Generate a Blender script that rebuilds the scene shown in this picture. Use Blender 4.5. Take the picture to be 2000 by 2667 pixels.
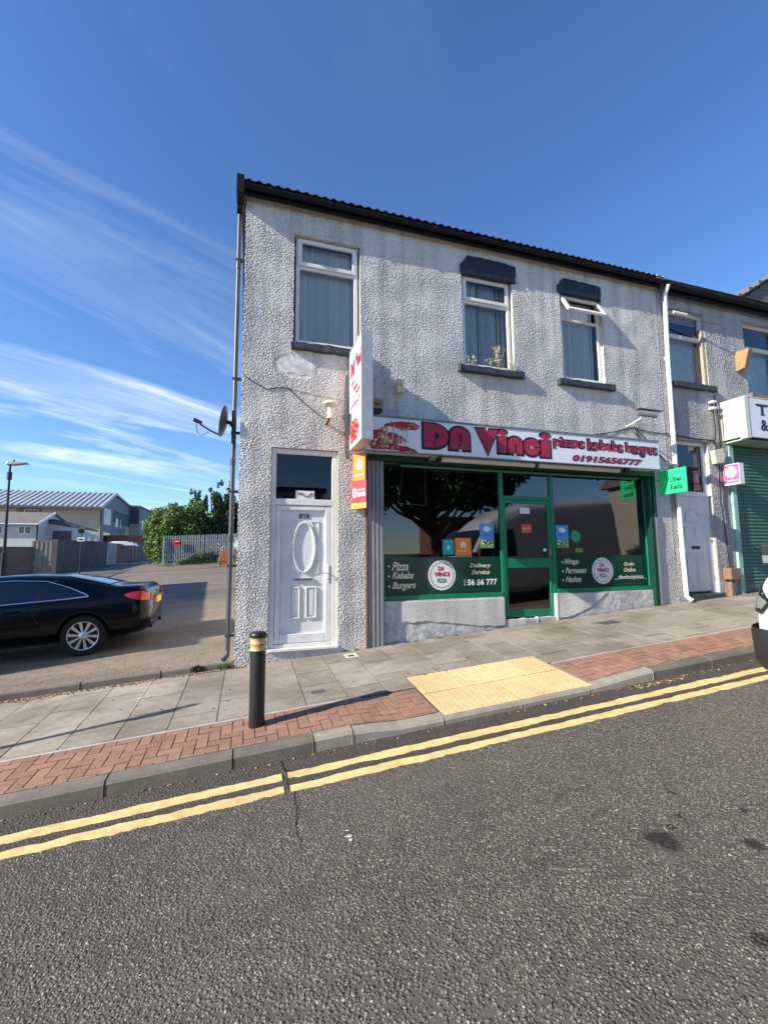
import bpy, math, random, numpy as np
from mathutils import Vector, Matrix, noise
R=math.radians; rnd=random.Random(7); PI=math.pi
SC=bpy.context.scene
for o in list(bpy.data.objects): bpy.data.objects.remove(o)
# ---------------------------------------------------------------- camera
cam=bpy.data.cameras.new('camera'); co=bpy.data.objects.new('camera',cam); SC.collection.objects.link(co)
cam.sensor_fit='HORIZONTAL'; cam.sensor_width=36; cam.lens=36*1141.9/2000; cam.clip_start=.05; cam.clip_end=3000
def _cam():
    ya,pi,ro=.30067699,.10396873,-.00784501
    cy,sy,cp,sp=math.cos(ya),math.sin(ya),math.cos(pi),math.sin(pi)
    f=Vector((sy*cp,cy*cp,sp)); r=Vector((cy,-sy,0)); u=r.cross(f)
    c,s=math.cos(ro),math.sin(ro); r2=c*r+s*u; u2=-s*r+c*u
    m=Matrix((r2,u2,-f)).transposed().to_4x4(); m.translation=(0,0,1.6); return m
co.matrix_world=_cam(); SC.camera=co
# ---------------------------------------------------------------- light
SUN=Vector((-1.353,-.262,.762)).normalized()
EL=math.asin(SUN.z); AZ=math.atan2(SUN.x,SUN.y)
SKY_STRENGTH=.1; SUN_STRENGTH=5.0; EXPOSURE=.92
SC.view_settings.view_transform='Standard'; SC.view_settings.look='None'
SC.view_settings.exposure=EXPOSURE; SC.view_settings.gamma=1; SC.view_settings.use_curve_mapping=False
w=bpy.data.worlds.new('World'); SC.world=w; w.use_nodes=True
nt=w.node_tree; nt.nodes.clear()
def N(nt,t,**k):
    n=nt.nodes.new(t)
    for a,b in k.items():
        if a[0]=='_': n.inputs[a[1:].replace('_',' ')].default_value=b
        else: setattr(n,a,b)
    return n
def LK(nt,a,b): nt.links.new(a,b)
sky=N(nt,'ShaderNodeTexSky',sky_type='NISHITA',sun_disc=False,sun_elevation=EL,sun_rotation=AZ%(2*PI))
sky.altitude=0; sky.air_density=1.0; sky.dust_density=.1; sky.ozone_density=5.0
tc=N(nt,'ShaderNodeTexCoord'); sep=N(nt,'ShaderNodeSeparateXYZ'); LK(nt,tc.outputs['Generated'],sep.inputs[0])
def M(nt,op,a=None,b=None,c=None,clamp=False):
    n=nt.nodes.new('ShaderNodeMath'); n.operation=op; n.use_clamp=clamp
    for i,v in enumerate((a,b,c)):
        if v is None: continue
        if isinstance(v,(int,float)): n.inputs[i].default_value=v
        else: nt.links.new(v,n.inputs[i])
    return n.outputs[0]
# high thin cirrus drawn on a plane far above: direction / height
dz=M(nt,'MAXIMUM',M(nt,'ADD',sep.outputs['Z'],.03),.02)
px_=M(nt,'DIVIDE',sep.outputs['X'],dz); py_=M(nt,'DIVIDE',sep.outputs['Y'],dz)
cmb=N(nt,'ShaderNodeCombineXYZ'); LK(nt,px_,cmb.inputs[0]); LK(nt,py_,cmb.inputs[1])
def streak(a,su,sv,lu,lv):
    """stretched coordinates on the cloud plane, long axis towards azimuth a"""
    ca,sa=math.sin(R(a)),math.cos(R(a))
    u=M(nt,'ADD',M(nt,'MULTIPLY',px_,ca*su),M(nt,'MULTIPLY_ADD',py_,sa*su,lu)); v=M(nt,'ADD',M(nt,'MULTIPLY',px_,-sa*sv),M(nt,'MULTIPLY_ADD',py_,ca*sv,lv))
    c=N(nt,'ShaderNodeCombineXYZ'); LK(nt,u,c.inputs[0]); LK(nt,v,c.inputs[1]); return c
mp=streak(50,.27,.95,.9,.35)
n1=N(nt,'ShaderNodeTexNoise',_Scale=1.15,_Detail=10.,_Roughness=.64,_Distortion=1.5); LK(nt,mp.outputs[0],n1.inputs['Vector'])
mp2=N(nt,'ShaderNodeMapping'); mp2.inputs['Scale'].default_value=(.22,.3,1); mp2.inputs['Location'].default_value=(3.1,1.3,0); LK(nt,cmb.outputs[0],mp2.inputs[0])
n2=N(nt,'ShaderNodeTexNoise',_Scale=1.,_Detail=3.); LK(nt,mp2.outputs[0],n2.inputs['Vector'])
def RAMP(nt,fac,pts,interp='LINEAR'):
    r=nt.nodes.new('ShaderNodeValToRGB'); e=r.color_ramp.elements; r.color_ramp.interpolation=interp
    while len(e)<len(pts): e.new(.5)
    for i,(p_,c) in enumerate(pts):
        e[i].position=p_; e[i].color=(c,c,c,1) if isinstance(c,(int,float)) else (*c,1)
    nt.links.new(fac,r.inputs[0]); return r.outputs[0]
c1=RAMP(nt,n1.outputs[0],[(.47,0),(.60,.35),(.74,1)]); c2=RAMP(nt,n2.outputs[0],[(.36,.0),(.58,1)])
west=RAMP(nt,M(nt,'ADD',M(nt,'MULTIPLY',sep.outputs['X'],-.8),.5,clamp=True),[(.25,.0),(.65,1)])
low=RAMP(nt,sep.outputs['Z'],[(0,1),(.2,.9),(.5,.5),(.8,.12)])
cm=M(nt,'MULTIPLY',M(nt,'MULTIPLY',c1,c2),M(nt,'MULTIPLY',west,low))
cm=M(nt,'MULTIPLY',cm,1.15,clamp=True)
mix=N(nt,'ShaderNodeMix',data_type='RGBA'); LK(nt,cm,mix.inputs[0]); hs=N(nt,'ShaderNodeHueSaturation',_Hue=.506,_Saturation=1.1,_Value=1.22); LK(nt,sky.outputs[0],hs.inputs['Color']); LK(nt,hs.outputs[0],mix.inputs[6]); mix.inputs[7].default_value=(8.3,8.7,9.3,1)
bg=N(nt,'ShaderNodeBackground',_Strength=SKY_STRENGTH); LK(nt,mix.outputs[2],bg.inputs[0])
wo=N(nt,'ShaderNodeOutputWorld'); LK(nt,bg.outputs[0],wo.inputs[0])
sl=bpy.data.lights.new('sun','SUN'); sl.energy=SUN_STRENGTH; sl.angle=R(.5); sl.color=(1,.93,.82)
so=bpy.data.objects.new('sun',sl); SC.collection.objects.link(so); so.rotation_euler=SUN.to_track_quat('Z','Y').to_euler(); so.location=(-20,-4,12)
# ---------------------------------------------------------------- materials
MT={}
def mat(name,col,rough=.6,metal=0.,var=0.,vs=6.,bump=0.,bs=60.,spec=.5,rand=0.,dirt=0.,coat=0.,det=4.):
    if name in MT: return MT[name]
    m=bpy.data.materials.new(name); m.use_nodes=True; nt=m.node_tree; b=nt.nodes['Principled BSDF']
    b.inputs['Base Color'].default_value=(*col,1); b.inputs['Roughness'].default_value=rough; b.inputs['Metallic'].default_value=metal
    b.inputs['Specular IOR Level'].default_value=spec; b.inputs['Coat Weight'].default_value=coat; b.inputs['Coat Roughness'].default_value=.04
    tc=N(nt,'ShaderNodeTexCoord'); cur=None
    if var or dirt or rand:
        n=N(nt,'ShaderNodeTexNoise',_Scale=vs,_Detail=det,_Roughness=.6); LK(nt,tc.outputs['Object'],n.inputs['Vector'])
        f=RAMP(nt,n.outputs[0],[(.3,1-var),(.7,1+var)])
        if rand:
            oi=N(nt,'ShaderNodeObjectInfo'); f=M(nt,'MULTIPLY',f,M(nt,'ADD',M(nt,'MULTIPLY',oi.outputs['Random'],2*rand),1-rand))
        vm=N(nt,'ShaderNodeVectorMath',operation='SCALE'); vm.inputs[0].default_value=col; LK(nt,f,vm.inputs['Scale']); cur=vm.outputs[0]
        if dirt:
            n3=N(nt,'ShaderNodeTexNoise',_Scale=vs*.35+.4,_Detail=8.,_Roughness=.7); LK(nt,tc.outputs['Object'],n3.inputs['Vector'])
            fd=RAMP(nt,n3.outputs[0],[(.45,0),(.72,dirt)])
            mx=N(nt,'ShaderNodeMix',data_type='RGBA'); LK(nt,fd,mx.inputs[0]); LK(nt,cur,mx.inputs[6]); mx.inputs[7].default_value=(col[0]*.4+.02,col[1]*.37+.015,col[2]*.3+.01,1); cur=mx.outputs[2]
        LK(nt,cur,b.inputs['Base Color'])
    if bump:
        n4=N(nt,'ShaderNodeTexNoise',_Scale=bs,_Detail=4.,_Roughness=.6); LK(nt,tc.outputs['Object'],n4.inputs['Vector'])
        bp=N(nt,'ShaderNodeBump',_Strength=1.,_Distance=bump); LK(nt,n4.outputs[0],bp.inputs['Height']); LK(nt,bp.outputs[0],b.inputs['Normal'])
    MT[name]=m; return m
def glassmat(name,tint=(.8,.84,.84),ior=1.75):
    m=bpy.data.materials.new(name); m.use_nodes=True; nt=m.node_tree; nt.nodes.clear()
    o=N(nt,'ShaderNodeOutputMaterial'); t=N(nt,'ShaderNodeBsdfTransparent'); t.inputs[0].default_value=(*tint,1)
    g=N(nt,'ShaderNodeBsdfGlossy'); g.inputs['Roughness'].default_value=.004; g.inputs[0].default_value=(.95,.97,1,1)
    f=N(nt,'ShaderNodeFresnel',_IOR=ior); x=N(nt,'ShaderNodeMixShader'); LK(nt,f.outputs[0],x.inputs[0]); LK(nt,t.outputs[0],x.inputs[1]); LK(nt,g.outputs[0],x.inputs[2]); LK(nt,x.outputs[0],o.inputs[0])
    MT[name]=m; return m
def dash_mat(name,col,scale=42.,dist=.012,smooth=False):
    """pebbledash / roughcast render, painted"""
    m=bpy.data.materials.new(name); m.use_nodes=True; nt=m.node_tree; b=nt.nodes['Principled BSDF']
    tc=N(nt,'ShaderNodeTexCoord'); v=tc.outputs['Object']
    dn=N(nt,'ShaderNodeTexNoise',_Scale=scale*.55,_Detail=2.); LK(nt,v,dn.inputs['Vector'])
    add=N(nt,'ShaderNodeVectorMath',operation='MULTIPLY_ADD'); LK(nt,dn.outputs['Color'],add.inputs[0]); add.inputs[1].default_value=(.035,.035,.035); LK(nt,v,add.inputs[2])
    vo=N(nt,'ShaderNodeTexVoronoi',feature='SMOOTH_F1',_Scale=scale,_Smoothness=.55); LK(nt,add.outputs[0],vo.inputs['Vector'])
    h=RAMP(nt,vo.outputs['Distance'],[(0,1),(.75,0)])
    nz=N(nt,'ShaderNodeTexNoise',_Scale=scale*1.5,_Detail=3.,_Roughness=.6); LK(nt,v,nz.inputs['Vector'])
    nl=N(nt,'ShaderNodeTexNoise',_Scale=1.7,_Detail=5.,_Roughness=.55); LK(nt,v,nl.inputs['Vector'])
    hh=M(nt,'ADD',M(nt,'MULTIPLY',h,.75),M(nt,'MULTIPLY',nz.outputs[0],.55)); hh=M(nt,'ADD',hh,M(nt,'MULTIPLY',nl.outputs[0],.7))
    bp=N(nt,'ShaderNodeBump',_Strength=1.,_Distance=dist); LK(nt,hh,bp.inputs['Height']); LK(nt,bp.outputs[0],b.inputs['Normal'])
    n2=N(nt,'ShaderNodeTexNoise',_Scale=.9,_Detail=9.,_Roughness=.62); LK(nt,v,n2.inputs['Vector'])
    # grime washed down in streaks
    mpp=N(nt,'ShaderNodeMapping'); mpp.inputs['Scale'].default_value=(5,5,.35); LK(nt,v,mpp.inputs[0])
    n3=N(nt,'ShaderNodeTexNoise',_Scale=1.,_Detail=6.); LK(nt,mpp.outputs[0],n3.inputs['Vector'])
    f=M(nt,'MULTIPLY',RAMP(nt,n2.outputs[0],[(.3,.78),(.62,1.06)]),RAMP(nt,n3.outputs[0],[(.3,.74),(.55,1.03)]))
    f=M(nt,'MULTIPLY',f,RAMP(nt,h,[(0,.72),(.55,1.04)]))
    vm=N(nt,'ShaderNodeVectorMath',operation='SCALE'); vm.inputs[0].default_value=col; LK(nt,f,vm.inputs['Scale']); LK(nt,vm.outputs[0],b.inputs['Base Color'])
    b.inputs['Roughness'].default_value=.75; b.inputs['Specular IOR Level'].default_value=.25
    MT[name]=m; return m
def asphalt_mat(name,base,stone,scale,dist,tone=1.,patch=.25,light=.72):
    m=bpy.data.materials.new(name); m.use_nodes=True; nt=m.node_tree; b=nt.nodes['Principled BSDF']
    tc=N(nt,'ShaderNodeTexCoord'); v=tc.outputs['Object']
    vo=N(nt,'ShaderNodeTexVoronoi',feature='F1',_Scale=scale); LK(nt,v,vo.inputs['Vector'])
    s=N(nt,'ShaderNodeSeparateXYZ'); LK(nt,vo.outputs['Color'],s.inputs[0])
    st=RAMP(nt,vo.outputs['Distance'],[(.25,1),(.55,0)])
    tone_=RAMP(nt,s.outputs[0],[(0,.5),(.6,.85),(light+.15,1.2),(1,1.7)])
    vm=N(nt,'ShaderNodeVectorMath',operation='SCALE'); vm.inputs[0].default_value=stone; LK(nt,tone_,vm.inputs['Scale'])
    mx=N(nt,'ShaderNodeMix',data_type='RGBA'); LK(nt,st,mx.inputs[0]); mx.inputs[6].default_value=(*base,1); LK(nt,vm.outputs[0],mx.inputs[7])
    nn=N(nt,'ShaderNodeTexNoise',_Scale=.75,_Detail=8.,_Roughness=.65); mq=N(nt,'ShaderNodeMapping'); mq.inputs['Scale'].default_value=(.35,1.2,1); LK(nt,v,mq.inputs[0]); LK(nt,mq.outputs[0],nn.inputs['Vector'])
    n5=N(nt,'ShaderNodeTexNoise',_Scale=9.,_Detail=3.); LK(nt,v,n5.inputs['Vector'])
    f=M(nt,'MULTIPLY',RAMP(nt,nn.outputs[0],[(.3,1-patch),(.7,1+patch)]),RAMP(nt,n5.outputs[0],[(.3,.88),(.7,1.12)]))
    vm2=N(nt,'ShaderNodeVectorMath',operation='SCALE'); LK(nt,mx.outputs[2],vm2.inputs[0]); LK(nt,f,vm2.inputs['Scale']); cur=vm2.outputs[0]
    if name=='road_asphalt':   # tighter, darker channel along the kerb
        se=N(nt,'ShaderNodeSeparateXYZ'); LK(nt,v,se.inputs[0]); yk=M(nt,'ADD',se.outputs[1],M(nt,'MULTIPLY',n5.outputs[0],.12))
        kk=N(nt,'ShaderNodeMapRange',clamp=True); LK(nt,yk,kk.inputs[0]); kk.inputs[1].default_value=3.45; kk.inputs[2].default_value=3.56; kk.inputs[3].default_value=1; kk.inputs[4].default_value=.74
        v4=N(nt,'ShaderNodeVectorMath',operation='SCALE'); LK(nt,cur,v4.inputs[0]); LK(nt,kk.outputs[0],v4.inputs['Scale']); cur=v4.outputs[0]
    if name=='road_asphalt':   # oil drips and dark drain patch near the right
        for (sx,sy,rr) in ((2.18,1.99,.085),(2.56,1.78,.05),(2.46,2.1,.035),(2.62,2.3,.03),(2.0,1.4,.04),(2.3,1.45,.03),(2.1,2.33,.02),(2.8,2.0,.03),(2.32,2.06,.03)):
            d=N(nt,'ShaderNodeVectorMath',operation='DISTANCE'); sp=N(nt,'ShaderNodeSeparateXYZ'); LK(nt,v,sp.inputs[0]); cb=N(nt,'ShaderNodeCombineXYZ'); LK(nt,sp.outputs[0],cb.inputs[0]); LK(nt,sp.outputs[1],cb.inputs[1]); LK(nt,cb.outputs[0],d.inputs[0]); d.inputs[1].default_value=(sx,sy,0)
            n6=N(nt,'ShaderNodeTexNoise',_Scale=14.,_Detail=4.); LK(nt,v,n6.inputs['Vector'])
            dd=M(nt,'ADD',d.outputs['Value'],M(nt,'MULTIPLY',M(nt,'SUBTRACT',n6.outputs[0],.5),rr*1.6))
            k=N(nt,'ShaderNodeMapRange',clamp=True); LK(nt,dd,k.inputs[0]); k.inputs[1].default_value=rr*.7; k.inputs[2].default_value=rr*1.1; k.inputs[3].default_value=.35; k.inputs[4].default_value=1
            v3=N(nt,'ShaderNodeVectorMath',operation='SCALE'); LK(nt,cur,v3.inputs[0]); LK(nt,k.outputs[0],v3.inputs['Scale']); cur=v3.outputs[0]
    LK(nt,cur,b.inputs['Base Color'])
    h=M(nt,'ADD',st,M(nt,'MULTIPLY',s.outputs[1],.5))
    bp=N(nt,'ShaderNodeBump',_Strength=1.,_Distance=dist); LK(nt,h,bp.inputs['Height']); LK(nt,bp.outputs[0],b.inputs['Normal'])
    b.inputs['Roughness'].default_value=.7; b.inputs['Specular IOR Level'].default_value=.3
    MT[name]=m; return m
def slab_mat(name,col,spk=.35,rand=.12,scale=160.,dirt=.5,bump=.0015):
    m=bpy.data.materials.new(name); m.use_nodes=True; nt=m.node_tree; b=nt.nodes['Principled BSDF']
    g=N(nt,'ShaderNodeNewGeometry'); v=g.outputs['Position']
    a=N(nt,'ShaderNodeTexNoise',_Scale=scale,_Detail=2.); LK(nt,v,a.inputs['Vector'])
    c=N(nt,'ShaderNodeTexNoise',_Scale=1.1,_Detail=9.,_Roughness=.68); LK(nt,v,c.inputs['Vector'])
    e=N(nt,'ShaderNodeTexNoise',_Scale=9.,_Detail=5.,_Roughness=.6); LK(nt,v,e.inputs['Vector'])
    oi=N(nt,'ShaderNodeObjectInfo')
    f=M(nt,'MULTIPLY',RAMP(nt,a.outputs[0],[(.3,1-spk),(.7,1+spk)]),RAMP(nt,e.outputs[0],[(.3,.86),(.7,1.1)]))
    f=M(nt,'MULTIPLY',f,M(nt,'ADD',M(nt,'MULTIPLY',oi.outputs['Random'],2*rand),1-rand))
    vm=N(nt,'ShaderNodeVectorMath',operation='SCALE'); vm.inputs[0].default_value=col; LK(nt,f,vm.inputs['Scale'])
    mx=N(nt,'ShaderNodeMix',data_type='RGBA'); LK(nt,RAMP(nt,c.outputs[0],[(.44,0),(.66,dirt)]),mx.inputs[0]); LK(nt,vm.outputs[0],mx.inputs[6]); mx.inputs[7].default_value=(col[0]*.5,col[1]*.48,col[2]*.42,1)
    LK(nt,mx.outputs[2],b.inputs['Base Color']); b.inputs['Roughness'].default_value=.85; b.inputs['Specular IOR Level'].default_value=.2
    bp=N(nt,'ShaderNodeBump',_Strength=1.,_Distance=bump); LK(nt,a.outputs[0],bp.inputs['Height']); LK(nt,bp.outputs[0],b.inputs['Normal'])
    MT[name]=m; return m
def attr_mat(name,rough=.7,spec=.3,bump=0,bs=40,trans=0.):
    m=bpy.data.materials.new(name); m.use_nodes=True; nt=m.node_tree; b=nt.nodes['Principled BSDF']
    a=N(nt,'ShaderNodeAttribute',attribute_name='tone'); LK(nt,a.outputs['Color'],b.inputs['Base Color']); b.inputs['Roughness'].default_value=rough; b.inputs['Specular IOR Level'].default_value=spec
    if trans:
        t=N(nt,'ShaderNodeBsdfTranslucent'); LK(nt,a.outputs['Color'],t.inputs[0]); x=N(nt,'ShaderNodeMixShader'); x.inputs[0].default_value=trans
        LK(nt,b.outputs[0],x.inputs[1]); LK(nt,t.outputs[0],x.inputs[2]); LK(nt,x.outputs[0],nt.nodes['Material Output'].inputs[0])
    MT[name]=m; return m
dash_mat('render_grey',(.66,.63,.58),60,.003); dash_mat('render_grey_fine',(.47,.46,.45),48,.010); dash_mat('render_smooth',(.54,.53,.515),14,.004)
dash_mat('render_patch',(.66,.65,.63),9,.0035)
glassmat('glass',(.9,.92,.92),1.7); glassmat('shop_glass',(.74,.78,.8),1.95); glassmat('dark_glass',(.10,.11,.12),1.6)
asphalt_mat('road_asphalt',(.082,.073,.061),(.135,.121,.099),58,.005)
asphalt_mat('lane_asphalt',(.18,.147,.112),(.28,.236,.18),85,.005,patch=.35)
asphalt_mat('far_lane',(.10,.10,.105),(.16,.155,.15),90,.003)
slab_mat('paving_slab',(.275,.247,.198),.38,.16,160.,.8); slab_mat('brick_red',(.28,.16,.115),.28,.13,140,.3,.002); slab_mat('kerb_concrete',(.165,.15,.12),.25,.08,120,.6)
slab_mat('kerb_pale',(.28,.255,.21),.22,.06,120,.3); slab_mat('tactile_buff',(.68,.48,.25),.18,.07,150,.45)
slab_mat('edging',(.40,.37,.32),.2,.03)
attr_mat('chips',.6,.35); attr_mat('leafy',.55,.3,trans=.25); attr_mat('litter',.8,.2)
mat('joint_sand',(.10,.085,.065),.95,var=.3,vs=20,bump=.003)
mat('yellow_paint',(.70,.50,.22),.75,var=.12,vs=14,bump=.004,bs=90,dirt=.6,spec=.25)
mat('upvc',(.74,.72,.67),.32,var=.05,vs=3,dirt=.28); mat('upvc_aged',(.66,.60,.50),.5,var=.08,vs=5,dirt=.4)
mat('door_white',(.74,.735,.72),.3,var=.05,vs=3,dirt=.3)
mat('black_paint',(.012,.014,.02),.45,var=.3,vs=15,bump=.004,bs=30); mat('slate_paint',(.035,.043,.055),.6,var=.3,vs=12,bump=.006,bs=40)
mat('gutter_black',(.005,.005,.006),.6,var=.3,vs=6,spec=.25); mat('sheet_roof',(.03,.031,.031),.85,var=.4,vs=7,bump=.004)
mat('green_paint',(.0,.185,.085),.38,var=.1,vs=8,dirt=.15); mat('green_dark',(.004,.035,.028),.35,var=.1); mat('green_metal',(.055,.16,.125),.45,var=.15,dirt=.3)
mat('vinyl_green',(.002,.045,.028),.22,spec=.5); mat('sign_white',(.74,.75,.77),.3,var=.03,vs=2,dirt=.1); mat('sign_cream',(.68,.64,.52),.4,dirt=.2,var=.03)
mat('crimson',(.36,.018,.05),.4,var=.06); mat('navy_ink',(.012,.008,.03),.4); mat('white_ink',(.75,.74,.70),.5); mat('cream_ink',(.66,.60,.42),.5)
mat('grey_shutter',(.25,.26,.28),.42,metal=.25,var=.1,vs=5,dirt=.25); mat('rust',(.20,.115,.075),.8,var=.3,vs=20); mat('dark_metal',(.03,.03,.033),.4,metal=.4)
mat('grey_metal',(.22,.23,.25),.4,metal=.5,var=.1); mat('steel',(.55,.56,.57),.28,metal=.9); mat('chrome',(.75,.76,.78),.1,metal=1.)
mat('pipe_grey',(.035,.037,.045),.4,var=.1); mat('pipe_white',(.72,.70,.64),.4,var=.05,dirt=.25)
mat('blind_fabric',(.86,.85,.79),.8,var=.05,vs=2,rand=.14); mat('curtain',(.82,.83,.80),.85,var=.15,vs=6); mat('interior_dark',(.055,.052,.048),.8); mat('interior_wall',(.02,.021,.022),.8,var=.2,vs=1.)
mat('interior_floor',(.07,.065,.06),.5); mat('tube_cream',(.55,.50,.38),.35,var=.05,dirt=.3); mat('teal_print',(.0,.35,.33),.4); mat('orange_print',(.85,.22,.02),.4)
mat('red_print',(.72,.02,.05),.4); mat('yellow_print',(.85,.50,.02),.4); mat('blue_print',(.06,.28,.62),.4,var=.2); mat('grass_print',(.12,.28,.05),.5,var=.4,vs=30); mat('lime_green',(.02,.75,.22),.4); mat('leaf_green_print',(.02,.36,.14),.4)
mat('pink_print',(.80,.10,.33),.4); mat('mint_print',(.30,.72,.66),.4,var=.3,vs=25); mat('paper',(.72,.72,.70),.7); mat('red_orange',(.62,.09,.04),.5)
mat('bollard_black',(.013,.014,.015),.38,var=.3,vs=9,bump=.0015,bs=60); mat('gold_band',(.55,.41,.18),.4,metal=.2,var=.08); mat('car_black',(.001,.0013,.003),.14,spec=.2,coat=.12); mat('car_glass',(.004,.006,.009),.03,spec=.8)
mat('tyre',(.006,.006,.006),.85); mat('alloy',(.55,.56,.58),.25,metal=.8); mat('tail_red',(.42,.006,.005),.12,coat=1.); mat('plate_yellow',(.80,.52,.03),.4); mat('van_white',(.80,.80,.80),.25,coat=.6,var=.01); mat('plastic_black',(.018,.018,.02),.5,bump=.001,bs=200)
mat('lamp_glass',(.35,.37,.38),.06,spec=.8,metal=.5); mat('far_beige',(.40,.35,.26),.8,var=.05,vs=.5); mat('far_grey',(.17,.18,.20),.7,var=.06,vs=.7); mat('far_dark',(.07,.07,.085),.7); mat('far_roof',(.36,.37,.38),.4,metal=.3,var=.05,vs=.4)
mat('far_rib',(.50,.51,.53),.4,metal=.3); mat('far_brown',(.24,.16,.10),.8); mat('pale_render',(.52,.55,.53),.8,var=.05,vs=1.5,dirt=.15); mat('tile_grey',(.15,.135,.12),.85,var=.15,vs=3); mat('white_trim',(.75,.76,.78),.5)
mat('brick_far',(.20,.085,.055),.85,var=.22,vs=2.5,bump=.01,bs=9); mat('wall_dark',(.115,.10,.09),.85,var=.25,vs=2,bump=.01,bs=12); mat('wall_brown',(.16,.12,.10),.85,var=.25,vs=2,bump=.01,bs=12); mat('wood_grey',(.25,.24,.20),.85,var=.25,vs=5,bump=.004,bs=30); mat('concrete_light',(.36,.36,.34),.85,var=.15,vs=2)
mat('galv',(.40,.42,.42),.5,metal=.35,var=.15,vs=8); mat('bark',(.07,.05,.035),.9,var=.3,vs=12,bump=.02,bs=20); mat('chair_cloth',(.33,.13,.07),.85,var=.35,vs=25); mat('chair_wood',(.46,.27,.17),.6); mat('red_bin',(.45,.02,.03),.5)
mat('slate_roof',(.13,.12,.125),.75,var=.25,vs=4); mat('red_tile',(.42,.14,.08),.75,var=.2,vs=6); mat('weathered_wood',(.42,.30,.20),.75,var=.25,vs=9); mat('mint_paint',(.26,.44,.36),.6,var=.15,vs=8,dirt=.3)
mat('cream_plastic',(.62,.56,.40),.4,var=.05,dirt=.15); mat('wood_print',(.5,.4,.3),.7); mat('ochre_box',(.30,.19,.085),.6,var=.2,vs=20); mat('grass_ground',(.075,.085,.04),.95,var=.35,vs=3,bump=.02,bs=25); mat('pale_board',(.52,.46,.38),.7,var=.22,vs=5,bump=.003,bs=20)
mat('iron_cover',(.10,.105,.11),.55,metal=.4,var=.2,vs=40,bump=.002,bs=90); mat('stone_sill',(.46,.45,.42),.8,var=.15,vs=8); mat('cheese',(.62,.52,.34),.5,var=.3,vs=40)
def pizza_mat():
    m=bpy.data.materials.new('pizza_print'); m.use_nodes=True; nt=m.node_tree; b=nt.nodes['Principled BSDF']
    tc=N(nt,'ShaderNodeTexCoord'); n=N(nt,'ShaderNodeTexNoise',_Scale=17.,_Detail=5.,_Distortion=1.2); LK(nt,tc.outputs['Object'],n.inputs['Vector'])
    c=RAMP(nt,n.outputs[0],[(.3,(.05,.02,.015)),(.42,(.28,.012,.02)),(.56,(.42,.035,.03)),(.62,(.55,.36,.26)),(.72,(.12,.13,.05))]); LK(nt,c,b.inputs['Base Color']); b.inputs['Roughness'].default_value=.4
    MT['pizza_print']=m
pizza_mat()
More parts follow.
